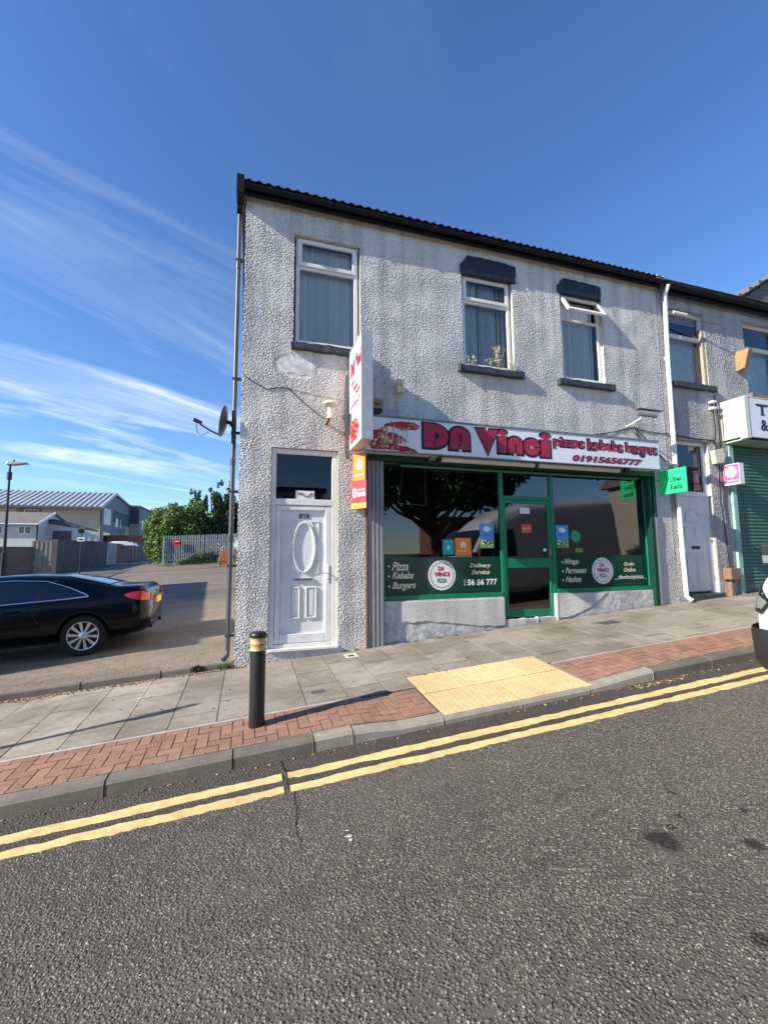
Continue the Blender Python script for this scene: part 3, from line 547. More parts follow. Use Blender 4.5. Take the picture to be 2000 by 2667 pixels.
def window(parent,H,y,bars,sash_open=None,frame='upvc',fw=.062,blind=True,label=None,zt=None):
    """uPVC window: outer frame, transom, projecting top sash, panes"""
    x0,x1,z0,z1=H; mb=MB(); e=y+.06
    mb.box(x0,x0+fw,y,e,z0,z1); mb.box(x1-fw,x1,y,e,z0,z1); mb.box(x0+fw,x1-fw,y,e,z0,z0+fw); mb.box(x0+fw,x1-fw,y,e,z1-fw,z1); mb.box(x0+fw,x1-fw,y+.001,e,zt-.03,zt+.02)
    wn=mb.build('window',frame,parent,bevel=.006,label=label); sx0,sx1,sz0,sz1=x0+.03,x1-.03,zt+.022,z1-.025; sw=.065
    mb=MB(); mb.box(sx0,sx0+sw,0,.05,-(sz1-sz0),0); mb.box(sx1-sw,sx1,0,.05,-(sz1-sz0),0); mb.box(sx0+sw,sx1-sw,0,.05,-sw,0); mb.box(sx0+sw,sx1-sw,0,.05,-(sz1-sz0),-(sz1-sz0)+sw)
    g=MB().quad((sx0+sw,.02,-(sz1-sz0)+sw),(sx1-sw,.02,-(sz1-sz0)+sw),(sx1-sw,.02,-sw),(sx0+sw,.02,-sw))
    a=sash_open or 0
    for m_,nm,mt,bv in ((mb,'top_sash',frame,.006),(g,'sash_pane','glass',0)):
        m_.v=[(x,y-.022+ (py)*math.cos(a)+pz*math.sin(a),sz1+pz*math.cos(a)-py*math.sin(a)) for x,py,pz in m_.v]; m_.build(nm,mt,wn,bevel=bv)
    MB().quad((x0+fw,y+.03,z0+fw),(x1-fw,y+.03,z0+fw),(x1-fw,y+.03,zt-.03),(x0+fw,y+.03,zt-.03)).build('pane','glass',wn)
    return wn
def blinds(wn,x0,x1,z0,z1,y,step=.088,seed=1,gap=None,mt='blind_fabric'):
    r=random.Random(seed); x=x0; 
    while x<x1-.02:
        a=r.uniform(-.35,.25); w_=.044; cx=x+w_; jz=r.uniform(0,.01)
        if not(gap and gap[0]<x<gap[1]):
            mb=MB(); vs=[]
            for z in (z0+jz,(z0+z1)/2,z1): vs+=[(cx-w_*math.cos(a),y+w_*math.sin(a),z),(cx,y-.006,z),(cx+w_*math.cos(a),y-w_*math.sin(a),z)]
            mb.add(vs,[(0,1,4,3),(1,2,5,4),(3,4,7,6),(4,5,8,7)]).build('blind_slat',mt,wn)
        x+=step
w1=window(B,(.603+.035,1.693-.03,5.005,6.815),6.76,0,zt=6.31,label='wide double glazed window with vertical blinds')
w2=window(B,(3.60,4.60,5.005,6.735),6.76,0,zt=6.24,label='upstairs window with curtains and dead plants on its sill')
w3=window(B,(5.72,6.695,5.005,6.745),6.76,0,sash_open=.52,zt=6.25,label='upstairs window with its top vent open')
blinds(w1,.68,1.60,5.03,6.78,6.90,seed=2); blinds(w3,5.86,6.60,5.03,6.7,6.90,seed=5,step=.086)
def curtain(wn,x0,x1,z0,z1,y,seed,amp=.02):
    r=random.Random(seed); vs=[];n=60
    for i in range(n+1):
        t=i/n; x=x0+(x1-x0)*t; d=amp*math.sin(t*38+2*math.sin(t*9+seed))+.006*r.random(); vs+=[(x,y+d,z0),(x,y+d,z1)]
    MB().add(vs,[(2*i,2*i+2,2*i+3,2*i+1) for i in range(n)]).build('curtain','curtain',wn,smooth=True)
curtain(w2,3.66,3.95,5.03,6.7,6.89,1); curtain(w2,4.05,4.33,5.03,6.7,6.91,2); blinds(w2,3.93,4.55,5.03,6.7,6.97,seed=9,step=.1)
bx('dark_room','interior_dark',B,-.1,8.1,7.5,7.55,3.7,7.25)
def lumpy(parent,name,m,x0,x1,y0,y1,z0,z1,top=None,seed=1,n=12,label=None):
    r=random.Random(seed); vs=[]
    for i in range(n+1):
        x=x0+(x1-x0)*i/n; zt=(top(i/n) if top else z1)+r.uniform(-.012,.012); zb=z0+r.uniform(-.006,.006); yy=y0+r.uniform(-.006,.006)
        vs+=[(x,y1,zb),(x,yy,zb),(x,yy,zt),(x,y1,zt)]
    return MB().add(vs,[(4*i+q,4*i+4+q,4*i+4+(q+1)%4,4*i+(q+1)%4) for i in range(n) for q in range(4)]+[(3,2,1,0),tuple(4*n+q for q in range(4))]).build(name,m,parent,bevel=.008,label=label)
lumpy(B,'window_sill','slate_paint',.57,1.75,6.61,6.76,4.86,4.965,seed=1); lumpy(B,'window_sill','slate_paint',3.46,4.77,6.60,6.76,4.85,4.96,seed=2); lumpy(B,'window_sill','slate_paint',5.545,6.845,6.60,6.76,4.845,4.955,seed=3)
tp=lambda lo,hi:(lambda t: lo+(hi-lo)*min(1,t/.13)*(1 if t<.85 else .93)-.02*max(0,t-.5))
lumpy(B,'lintel_hood','black_paint',3.545,4.69,6.655,6.74,6.715,7.06,tp(6.88,7.075),seed=4,n=16,label='black painted arched lintel with flaking fixings'); lumpy(B,'lintel_hood','black_paint',5.64,6.67,6.655,6.74,6.73,7.02,tp(6.86,7.03),seed=6,n=16)
# flat's front door, number 131
D=MB(); y=6.74
D.box(.305,.385,y,y+.07,.29,3.28); D.box(1.24,1.32,y,y+.07,.29,3.28); D.box(.385,1.24,y,y+.07,3.20,3.28); D.box(.385,1.24,y,y+.07,2.41,2.505); D.box(.385,1.24,y,y+.07,.29,.345)
fd=D.build('front_door','upvc',B,bevel=.008,label='white panelled door numbered 131 with fanlight over it')
bx('threshold_sill','upvc',fd,.30,1.335,6.655,6.76,.255,.292,.006)
L=MB(); x0,x1,z0,z1=.39,1.235,.35,2.405; yl=6.752
L.box(x0,.465,yl,yl+.05,z0,z1); L.box(1.14,x1,yl,yl+.05,z0,z1); L.box(.465,1.14,yl,yl+.05,z0,.485); L.box(.465,1.14,yl,yl+.05,2.333,z1)
L.build('door_leaf','door_white',fd,bevel=.01)
bx('door_panel','door_white',fd,.465,1.14,6.79,6.81,.485,2.333)
mb=MB(); c=(.815,6.788,1.77)
def ring(mb,cx,cz,rx,rz,w,y0,d,a0=0,a1=2*PI,n=40):
    vs=[];m=n+1
    for i in range(m):
        t=a0+(a1-a0)*i/n; ca,sa=math.cos(t),math.sin(t)
        for (k,yy) in ((0,y0),(.25,y0-d),(.75,y0-d),(1,y0)): vs.append((cx+(rx-w*k)*ca,yy,cz+(rz-w*k)*sa))
    mb.add(vs,[(4*i+q,4*i+4+q,4*i+5+q,4*i+1+q) for i in range(n) for q in range(3)])
ring(mb,.818,1.77,.182,.395,.034,6.79,.026)
for sx in (-1,1):
    for sz in (-1,1):
        a={(1,1):(.25,1.25),(-1,1):(PI-1.25,PI-.25),(-1,-1):(PI+.25,PI+1.25),(1,-1):(2*PI-1.25,2*PI-.25)}[(sx,sz)]
        ring(mb,.818,1.77,.235,.43,.02,6.79,.012,a[0],a[1],10)
        X_=.818+sx*.225; Z_=1.77+sz*.40
        mb.box(min(X_,X_-sx*.015),max(X_,X_-sx*.015),6.778,6.79,min(Z_,Z_-sz*.22),max(Z_,Z_-sz*.22)); mb.box(min(X_-sx*.016,X_-sx*.12),max(X_-sx*.016,X_-sx*.12),6.779,6.79,min(Z_,Z_-sz*.015),max(Z_,Z_-sz*.015))
mb.build('oval_moulding','door_white',fd,smooth=True)
for a,b in ((.60,.765),(.85,1.015)):
    m2=MB(); c_,d_=.70,1.17
    for (p,q,r_,s_) in ((a,a+.02,c_,d_),(b-.02,b,c_,d_),(a+.02,b-.02,c_,c_+.02),(a+.02,b-.02,d_-.02,d_)): m2.box(p,q,6.768,6.79,r_,s_)
    m2.box(a+.045,b-.045,6.776,6.79,c_+.045,d_-.045); m2.build('raised_panel','door_white',fd,bevel=.007)
mb=MB(); mb.box(.66,.955,6.77,6.79,1.258,1.302); mb.box(.675,.94,6.757,6.771,1.266,1.294); mb.build('letterbox','chrome',fd,bevel=.004)
MB().box(1.165,1.205,6.735,6.752,1.23,1.50).build('handle_plate','door_white',fd,bevel=.01); MB().tube([(1.185,6.73,1.37),(1.185,6.70,1.37),(1.09,6.695,1.375)],.011,8).build('door_handle','chrome',fd,smooth=True); MB().disc((1.185,6.733,1.275),.011,12).build('key_cylinder','dark_metal',fd)
mb=MB(); 
for i,ch in enumerate('131'):
    m3=MB().box(.735+.055*i,.785+.055*i,6.783,6.79,2.205,2.285); m3.build('number_plate','galv',fd); mb=text(ch,(.747+.055*i,.774+.055*i,2.215,2.275),front(6.780),None,None,mb=mb,off=.02)
mb.build('door_number','black_paint',fd)
for x in (.43,.66,.88,1.1): pass
MB().quad((.385,6.785,2.505),(1.24,6.785,2.505),(1.24,6.785,3.20),(.385,6.785,3.20)).build('fanlight','dark_glass',fd)
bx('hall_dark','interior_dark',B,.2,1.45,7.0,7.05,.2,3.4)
FS=props(bx('fanlight_notice','paper',None,.68,.97,6.775,6.779,2.515,2.64),'small white notice with grey swirl in the fanlight over the white door','notice')
mb=MB(); 
for dx in (0,.012): MB().tube([(.72+.22*t,6.772,2.575+.03*math.sin(t*7+dx*90)) for t in np.linspace(0,1,14)],.006,4).build('swirl','grey_metal',FS)
# ---------------- shopfront
SF=6.82
G=lambda n,*a,**k: bx(n,'green_paint',B,*a,**k)
mb=MB()
for a in ((2.07,2.10,.985,3.16),(4.28,4.358,.90,3.16),(5.352,5.43,.90,3.16),(7.60,7.665,1.01,3.16)): mb.box(a[0],a[1],SF,SF+.08,a[2],a[3])
mb.box(2.07,4.279,SF-.012,SF+.08,.905,.984); mb.box(5.431,7.66,SF-.012,SF+.08,.93,1.009); mb.box(2.07,7.665,SF+.001,SF+.08,3.16,3.33); mb.box(4.359,5.351,SF+.001,SF+.08,2.63,2.70); mb.box(4.28,4.358,SF,SF+.08,.53,.899); mb.box(5.352,5.43,SF,SF+.08,.53,.899)
mb.box(7.605,7.63,6.74,6.8195,1.0,3.2)
mb.build('shopfront_frame','green_paint',B,bevel=.005)
def pane(x0,x1,z0,z1,y=SF+.03): MB().quad((x0,y,z0),(x1,y,z0),(x1,y,z1),(x0,y,z1)).build('shop_window_pane','shop_glass',B)
pane(2.10,4.28,.984,3.16); pane(5.43,7.60,1.009,3.16,SF+.031); pane(4.358,5.352,2.70,3.16,SF+.029)
dl=MB(); yd=SF+.012
for a in ((4.362,4.41,.535,2.628),(5.285,5.35,.535,2.628)): dl.box(a[0],a[1],yd,yd+.045,a[2],a[3])
for a in ((.535,.66),(1.40,1.57),(2.56,2.628)): dl.box(4.41,5.285,yd+.0005,yd+.045,*a)
sd=dl.build('shop_door','green_paint',B,bevel=.005,label='green framed glass shop door')
for z0,z1 in ((.66,1.40),(1.57,2.56)): MB().quad((4.41,yd+.02,z0),(5.285,yd+.02,z0),(5.285,yd+.02,z1),(4.41,yd+.02,z1)).build('door_pane','shop_glass',sd)
MB().box(5.30,5.34,yd-.012,yd,1.60,1.80).build('lock_plate','rust',sd,bevel=.004); MB().tube([(5.27,yd,1.60),(5.27,yd-.05,1.61),(5.27,yd-.05,1.73),(5.27,yd,1.74)],.011).build('pull_handle','grey_metal',sd,smooth=True)
MB().lathe([(0,-.03),(.02,-.028),(.03,-.01),(.032,0)],(5.21,yd+.02,1.72),14,'y').build('door_knob','white_ink',sd,smooth=True)
# stall risers and steps
mb=MB(); mb.box(2.07,4.279,6.76,6.84,-.2,.9045); mb.box(5.36,7.62,6.76,6.84,0,.9295); mb.build('stall_riser','render_smooth',B,label='patched smooth render under the shop windows')
mb=MB(); n=26; vs=[]
for i in range(n+1):
    t=i/n; x=2.36+(4.26-2.36)*t; zb=.50+.07*math.sin(t*4+1)+.035*noise.noise((t*14,0,0)); vs+=[(x,6.745,zb),(x,6.745,.885),(x,6.76,zb-.01),(x,6.76,.89)]
mb.add(vs,[(4*i,4*i+4,4*i+5,4*i+1) for i in range(n)]+[(4*i+2,4*i+6,4*i+4,4*i) for i in range(n)]+[(4*i+1,4*i+5,4*i+7,4*i+3) for i in range(n)]+[(0,1,3,2)]).build('riser_pebbledash','render_grey',B)
mb=MB(); n=14; vs=[]
for i in range(n+1):
    t=i/n; x=5.37+1.1*t; zb=.50+.42*t*t+.03*noise.noise((t*9,3,0)); vs+=[(x,6.748,zb),(x,6.748,.915),(x,6.76,zb),(x,6.76,.92)]
mb.add(vs,[(4*i,4*i+4,4*i+5,4*i+1) for i in range(n)]+[(4*i+2,4*i+6,4*i+4,4*i) for i in range(n)]+[(0,1,3,2)]).build('riser_pebbledash','render_grey',B)
lumpy(B,'door_step','stone_sill',4.285,4.93,6.755,7.0,.2,.52,seed=11,n=5); lumpy(B,'door_step','stone_sill',4.94,5.34,6.765,7.0,.2,.53,seed=12,n=4); bx('reveal_strip','stone_sill',B,5.345,5.375,6.745,6.83,.38,.93)
# folded shutter boards at the left, guide post at the right, shutter box under the sign
for i in range(4):
    a=1.80+.068*i; mb=MB(); mb.prism([(a,6.70,-.1),(a+.012,6.682,-.1),(a+.05,6.682,-.1),(a+.066,6.70,-.1)],(0,0,3.38)); mb.build('folding_shutter_leaf','grey_shutter',B,bevel=.003)
mb=MB()
for z in np.arange(.5,3.2,.98):
    for i in range(4): mb.lathe([(.004,-.002),(.003,-.004),(0,-.0045)],(1.83+.068*i,6.682,float(z)),8,'y')
mb.build('shutter_rivets','grey_metal',B,kind='stuff')
bx('rusty_edge_strip','rust',B,1.765,1.795,6.672,6.71,-.05,3.2); bx('shutter_backing','grey_shutter',B,1.79,2.075,6.701,6.84,-.1,3.3)
mb=MB(); mb.box(7.60,7.67,6.70,6.8195,.2,3.3); mb.box(7.675,7.75,6.665,6.82,.2,3.32); mb.box(7.61,7.665,6.69,6.70,.2,3.3); mb.build('shutter_guide','green_dark',B,bevel=.006)
bx('shutter_guide_cover','grey_shutter',B,7.682,7.743,6.655,6.664,.56,2.35)
mb=MB(); mb.box(1.80,7.66,6.60,6.82,3.165,3.19); mb.box(1.80,7.74,6.655,6.70,3.19,3.4); mb.build('shutter_box','green_dark',B,bevel=.005)
mb=MB(); mb.tube([(2.4,6.78,3.13),(7.4,6.78,3.13)],.025,10); mb.build('shutter_bottom_rail','green_metal',B)
# interior
mb=MB(); zf=.52
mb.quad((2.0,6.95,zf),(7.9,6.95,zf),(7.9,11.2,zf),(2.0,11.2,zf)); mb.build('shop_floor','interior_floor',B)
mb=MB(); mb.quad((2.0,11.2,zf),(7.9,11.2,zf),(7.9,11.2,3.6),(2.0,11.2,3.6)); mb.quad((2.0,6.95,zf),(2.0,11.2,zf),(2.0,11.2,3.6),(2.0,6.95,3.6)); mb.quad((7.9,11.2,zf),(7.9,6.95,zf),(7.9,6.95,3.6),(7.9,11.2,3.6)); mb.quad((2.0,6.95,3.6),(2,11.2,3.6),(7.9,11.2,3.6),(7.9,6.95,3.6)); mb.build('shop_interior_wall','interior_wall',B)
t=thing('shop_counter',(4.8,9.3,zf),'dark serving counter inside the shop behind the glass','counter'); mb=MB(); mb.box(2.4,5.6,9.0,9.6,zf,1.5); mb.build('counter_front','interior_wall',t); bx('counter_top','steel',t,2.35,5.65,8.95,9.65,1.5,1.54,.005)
t=thing('light_frame',(2.95,7.15,2.0),'thin wire frame hanging inside the left shop window','hanging frame')
mb=MB(); mb.tube([(2.62,7.2,3.4),(2.5,7.2,2.55)],.006,5); mb.tube([(3.0,7.2,3.4),(3.02,7.2,2.52)],.006,5); mb.build('wire','white_ink',t); MB().tube([(2.5,7.2,2.55),(3.02,7.2,2.52)],.007,5).build('bar','white_ink',t)
# ---------------- things on the facade
FY=6.4
fs=thing('shop_fascia_sign',(4.6,FY,3.25),'long white takeaway fascia reading DA Vinci pizzas kebabs burgers over the shopfront','sign')
MB().box(1.70,4.732,FY,6.68,3.262,3.80).build('sign_panel','sign_white',fs,bevel=.003); MB().box(4.736,7.585,FY,6.68,3.262,3.80).build('sign_panel','sign_white',fs,bevel=.003)
mb=MB(); mb.box(1.70,7.59,FY-.012,6.69,3.80,3.83); mb.box(1.70,7.59,FY-.010,FY+.03,3.245,3.2615); mb.build('sign_trim','grey_metal',fs)
def arc(cx,cy,rx,ry,a0,a1,n=14): return [(cx+rx*math.cos(a0+(a1-a0)*i/n),cy+ry*math.sin(a0+(a1-a0)*i/n)) for i in range(n+1)]
H=PI/2
LET={'D':[[(0,0),(0,1)]+arc(.36,.5,.5,.5,H,-H),[(.38,.06),(.385,.06),(.385,.34)]+arc(.38,.5,.15,.16,-H,H)+[(.38,.66)]],
'A':[[(0,0)]+arc(.39,.6,.39,.4,PI,0)+[(.78,0),(.46,0),(.46,.26),(.37,.26),(.37,0)],[(.37,.34)]+arc(.415,.58,.05,.1,PI,0)+[(.47,.34)]],
'V':[[(0,1),(.44,1),(.49,.86),(.55,1),(.98,1),(.5,0)]],
'i':[[(0,0),(0,.72),(.3,.72),(.3,0)],arc(.15,.875,.15,.125,0,2*PI,20)[:-1]],
'n':[[(0,0)]+arc(.34,.42,.34,.34,PI,0)+[(.68,0),(.39,0),(.39,.4)]+arc(.34,.4,.05,.06,0,PI,6)+[(.29,0)]],
'c':[arc(.34,.37,.36,.37,.06,2*PI-.06,26)+[(.36,.36)]+arc(.33,.37,.07,.07,-.3,-2*PI+.3,10)+[(.36,.385)]]}
GL=[('D',2.665,3.105,3.365,3.76),('A',3.125,3.485,3.365,3.745),('V',3.615,4.035,3.31,3.75),('i',4.035,4.195,3.365,3.76),('n',4.215,4.51,3.365,3.66),('c',4.53,4.87,3.355,3.655),('i',4.885,5.075,3.35,3.765)]
mo=MB();mi=MB()
for ch,a,b,c,d in GL:
    geo=poly_geo(LET[ch]); put(mi,geo,(a,b,c,d),front(FY-.006)); V=geo[0]
    sx=(b-a)/(V[:,0].max()-V[:,0].min()); o=.036
    # dark surround: the same letter, grown and dropped slightly to the left
    gp=[[p for p in LET[ch][0]]]+([LET[ch][1]] if ch=='i' else []); geo2=poly_geo(gp)
    put(mo,geo2,(a-o-.008,b+o-.006,c-o-.004,d+o-.008),front(FY-.003))
mo.build('letter_outline','navy_ink',fs); mi.build('letter','crimson',fs)
mb=MB()
# navy slits over the crimson so that the counters read
for (a,b,c,d) in ((2.84,2.856,3.365,3.50),(3.29,3.325,3.365,3.47),(3.30,3.335,3.50,3.62),(4.35,4.378,3.365,3.54),(4.70,4.87,3.497,3.509)): mb.box(a,b,FY-.0072,FY-.006,c,d)
mb.build('letter_slits','navy_ink',fs)
for s,a,b,z0,z1 in (('pizzas',5.15,5.82,3.50,3.725),('kebabs',5.89,6.70,3.535,3.735),('burgers',6.77,7.53,3.48,3.73)):
    text(s,(a-.02,b+.02,z0-.02,z1+.018),front(FY-.003),'navy_ink',fs,'word_outline',off=.10,sp=.98); text(s,(a+.006,b-.006,z0+.006,z1-.006),front(FY-.006),'crimson',fs,'word',off=.02,sp=.98)
text('01915656777',(5.54,7.16,3.30,3.43),front(FY-.003),'navy_ink',fs,'phone_number',shear=.25,off=.06); text('01915656777',(5.56,7.14,3.315,3.415),front(FY-.006),'crimson',fs,'phone_number_fill',shear=.25,off=.008)
# pizza slices printed at the left end
def blob(pts,seed,amp=.012,n=5):
    r=random.Random(seed); out=[]
    for i,p in enumerate(pts):
        q=pts[(i+1)%len(pts)]
        for k in range(n): t=k/n; out.append((p[0]+(q[0]-p[0])*t+r.gauss(0,amp),p[1]+(q[1]-p[1])*t+r.gauss(0,amp)))
    return out
mb=MB()
for pts,sd in (([(1.72,3.57),(1.95,3.60),(2.2,3.56),(2.42,3.44),(2.18,3.38),(2.52,3.33),(2.55,3.27),(2.1,3.275),(1.80,3.29),(1.72,3.36)],3),([(1.93,3.60),(2.0,3.68),(2.12,3.74),(2.3,3.76),(2.5,3.76),(2.6,3.70),(2.58,3.64),(2.45,3.62),(2.25,3.63),(2.1,3.66),(2.0,3.62)],4)):
    V,F=poly_geo([blob(pts,sd,.008)]); mb.add([(x,FY-.002,z) for x,z,_ in V],F)
mb.build('pizza_picture','pizza_print',fs); mb=MB()
r=random.Random(8)
for i in range(16): x=r.uniform(1.95,2.4); mb.tube([(x,FY-.004,3.66),(x-.02,FY-.004,3.5),(x-.05,FY-.004,3.38)],.004,4)
for i in range(9): x,z=r.uniform(1.8,2.35),r.uniform(3.34,3.5); V,F=poly_geo([blob([(x,z),(x+.05,z+.01),(x+.06,z-.03),(x,z-.03)],i,.006,3)]); mb.add([(a,FY-.0045,b) for a,b,_ in V],F)
mb.build('cheese_strings','cheese',fs)
mb=MB(); 
for a,b in ((2.98,4.80),(4.84,6.68)): mb.box(a,b,6.42,6.54,3.175,3.235)
for k,(a,b) in enumerate(((2.98,4.80),(4.84,6.68))):
    t=thing('strip_light',((a+b)/2,6.48,3.2),('left' if k==0 else 'right')+' one of two cream strip lights in a row under the shop fascia','strip light','strip lights under the fascia')
    MB().tube([(a,6.49,3.205),(b,6.49,3.205)],.045,12).build('diffuser','tube_cream',t,smooth=True); bx('mount','grey_metal',t,a,b,6.455,6.525,3.238,3.2445)
    for c_ in (a-.004,b+.004): MB().box(c_-.016,c_+.016,6.44,6.54,3.16,3.243).build('end_cap','dark_metal',t)
t=thing('small_floodlight',(2.8,6.46,3.2),'tiny black floodlight under the left end of the fascia','floodlight'); MB().box(2.74,2.88,6.41,6.47,3.15,3.21).build('housing','dark_metal',t,bevel=.004); bx('lamp_face','lamp_glass',t,2.76,2.86,6.404,6.4095,3.16,3.20); MB().tube([(2.81,6.46,3.21),(2.81,6.5,3.245)],.012,6).build('bracket','dark_metal',t)
t=thing('dome_camera',(6.86,6.5,3.16),'small dark round camera under the right end of the fascia','camera'); MB().lathe([(.05,.08),(.055,.05),(.05,.01),(.03,-.03),(0,-.04)],(6.86,6.5,3.18),14).build('dome','plastic_black',t,smooth=True); MB().box(6.80,6.92,6.46,6.56,3.235,3.2445).build('mount','plastic_black',t)
# projecting sign
X0,X1=1.495,1.662; y0,y1,z0,z1=5.86,6.63,3.28,4.89
ps=thing('projecting_sign',(1.58,6.25,3.28),'tall white double sided blade sign reading DA Vinci fixed above the doors','sign')
MB().box(X0+.006,X1-.006,y0,y1,z0,z1).build('sign_box','sign_white',ps,bevel=.006)
mb=MB()
for a,b,c,d in ((y0-.004,y0+.018,z0-.004,z1+.006),(y1-.018,y1+.004,z0-.004,z1+.006)): mb.box(X0-.002,X1+.002,a,b,c,d)
mb.box(X0-.002,X1+.002,y0+.018,y1-.018,z1-.012,z1+.006); mb.box(X0-.002,X1+.002,y0+.018,y1-.018,z0-.004,z0+.012); mb.build('sign_edge','galv',ps,bevel=.002)
u=lambda a,b:(-y1+(y1-y0)*a,-y1+(y1-y0)*b)
def strip(s,a,b,c,d,m,nm,off=0.,shear=0.): text(s,(*u(a,b),z0+(z1-z0)*c,z0+(z1-z0)*d),side(X0+.003),m,ps,nm,off=off,shear=shear)
mb=MB()
for ch,a,b,c,d in (('D',.08,.27,.70,.86),('A',.28,.44,.70,.86),('V',.48,.66,.70,.86),('i',.655,.72,.72,.86),('n',.72,.81,.72,.81),('c',.81,.90,.72,.81),('i',.905,.965,.72,.86)): put(mb,poly_geo(LET[ch]),(*u(a,b),z0+(z1-z0)*c,z0+(z1-z0)*d),side(X0+.003))
mb.build('letter','crimson',ps)
strip('pizzas',.10,.45,.605,.66,'crimson','word',.04); strip('kebabs',.30,.68,.54,.595,'crimson','word',.04); strip('burgers',.50,.90,.47,.53,'crimson','word',.04); strip('01915656777',.08,.92,.385,.43,'crimson','phone_number',.03,.2)
mb=MB(); V,F=poly_geo([blob([(-y1+.05,3.36),(-y1+.5,3.36),(-y1+.62,3.52),(-y1+.4,3.70),(-y1+.1,3.72)],7,.012)]); mb.add([(X0+.003,-a,b) for a,b,_ in V],F); mb.build('pizza_picture','pizza_print',ps)
mb=MB()
for z in (3.5,4.6): mb.tube([(1.58,6.63,z),(1.58,6.71,z)],.02,6)
mb.tube([(1.45,6.69,4.55),(1.42,6.69,4.0),(1.44,6.69,3.2),(1.62,6.68,3.12)],.008,5); mb.build('bracket','rust',ps)
# small delivery signs at the corner of the shopfront
def blade(name,label,pa,pb,z0,z1,m,thick=.03):
    a,b=Vector((*pa,0)),Vector((*pb,0)); d=(b-a).normalized(); nn=Vector((d.y,-d.x,0)); t=thing(name,((a.x+b.x)/2,(a.y+b.y)/2,z0),label,'sign')
    mb=MB(); mb.prism([a+Vector((0,0,z0)),b+Vector((0,0,z0)),b+Vector((0,0,z1)),a+Vector((0,0,z1))],-nn*thick); mb.build('panel',m,t,bevel=.002)
    fn=lambda off:(lambda u_,v_:tuple(a+(b-a)*u_+nn*off+Vector((0,0,v_))))
    return t,fn
t,fn=blade('delivery_sign','small orange sign with white house logo under the tall blade sign',(1.56,6.66),(1.70,6.45),2.80,3.24,'orange_print')
mb=MB(); put(mb,poly_geo([[(0,0),(0,.5),(-.1,.5),(.5,1),(1.1,.5),(1,.5),(1,0)]]),(.25,.75,2.98,3.16),fn(.003)); mb.build('house_logo','white_ink',t); text('JUST EAT',(.12,.88,2.86,2.90),fn(.003),'white_ink',t,off=.02)
t,fn=blade('eats_sign','red and yellow EATS sign below the small orange sign',(1.535,6.66),(1.71,6.43),2.36,2.80,'red_print')
mb=MB(); ring2=[arc(0,0,1,1,0,2*PI,24)[:-1],arc(0,0,.72,.72,0,2*PI,24)[:-1],[(-.1,-.6),(-.1,.6),(.1,.6),(.1,-.6)]]; put(mb,poly_geo(ring2),(.07,.37,2.53,2.69),fn(.003)); mb.build('round_logo','white_ink',t)
text('EATS',(.42,.95,2.545,2.615),fn(.003),'white_ink',t,off=.04); text('foodhub',(.42,.93,2.64,2.675),fn(.003),'white_ink',t,off=.02); mb=MB(); mb.add([fn(.0025)(*q) for q in ((0,2.362),(1,2.362),(1,2.445),(0,2.445))],[(0,1,2,3)]); mb.build('yellow_band','yellow_print',t); text('order online',(.12,.9,2.385,2.42),fn(.0035),'red_print',t,'small_print',off=.01)
# green and pink blade signs to the right
t=thing('green_blade_sign',(7.85,6.3,2.8),'bright green double sided sign reading Uber Eats right of the shopfront','sign')
XU=7.84; MB().box(XU,XU+.03,6.09,6.66,2.80,3.27).build('panel','lime_green',t,bevel=.003)
text('Uber',(-6.42,-6.17,3.02,3.12),side(XU-.003),'black_paint',t,off=.03); text('Eats',(-6.42,-6.17,2.87,2.97),side(XU-.003),'black_paint',t,off=.03); text('Order on',(-6.42,-6.2,3.17,3.20),side(XU-.003),'green_dark',t,'small_print',off=.01)
MB().tube([(XU+.015,6.66,3.1),(XU+.015,6.71,3.1)],.015,6).build('bracket','dark_metal',t)
t=thing('pink_blade_sign',(9.66,6.5,3.0),'pink and white lit box sign with mint disc beside the roller shutter','sign')
MB().box(9.64,9.78,6.34,6.66,3.06,3.50).build('box','paper',t,bevel=.004); MB().box(9.632,9.639,6.35,6.65,3.10,3.485).build('pink_face','pink_print',t); MB().disc((9.629,6.5,3.33),.115,22,'x').build('mint_disc','mint_print',t); text('DESSERTS',(-6.63,-6.37,3.13,3.165),side(9.629),'white_ink',t,off=.03); MB().tube([(9.7,6.66,3.3),(9.7,6.72,3.3)],.02,6).build('bracket','dark_metal',t)
# banners and stickers on the shop glass
def badge(t,cx,cz,r,y):
    MB().disc((cx,y-.002,cz),r,36).build('badge_disc','white_ink',t); mb=MB()
    for k in range(34):
        a=2*PI*k/34+PI/2; 
        if k in (0,): continue
        x,z=cx+.83*r*math.cos(a),cz+.83*r*math.sin(a); d=a+PI/2+(.5 if k%2 else -.5); q=.075*r*1.5
        mb.add([(x-q*math.cos(d),y-.004,z-q*math.sin(d)),(x+.3*q*math.sin(d),y-.004,z-.3*q*math.cos(d)),(x+q*math.cos(d),y-.004,z+q*math.sin(d)),(x-.3*q*math.sin(d),y-.004,z+.3*q*math.cos(d))],[(0,1,2,3)])
    mb.build('wreath','ochre_box',t)
    text('DA',(cx-.28*r,cx+.18*r,cz+.28*r,cz+.60*r),front(y-.004),'crimson',t,'badge_word',off=.05); text('VINCI',(cx-.56*r,cx+.56*r,cz-.10*r,cz+.20*r),front(y-.004),'crimson',t,'badge_word',off=.06); text('PIZZA',(cx-.34*r,cx+.34*r,cz-.50*r,cz-.22*r),front(y-.004),'green_dark',t,'badge_word',off=.02)
YB=SF+.024
t=thing('window_banner',(3.2,YB,1.0),'dark green window banner listing Pizza, Kebabs and Burgers left of the door','banner')
bx('banner_panel','vinyl_green',t,2.10,4.28,YB,YB+.003,.984,1.605); badge(t,3.135,1.30,.253,YB)
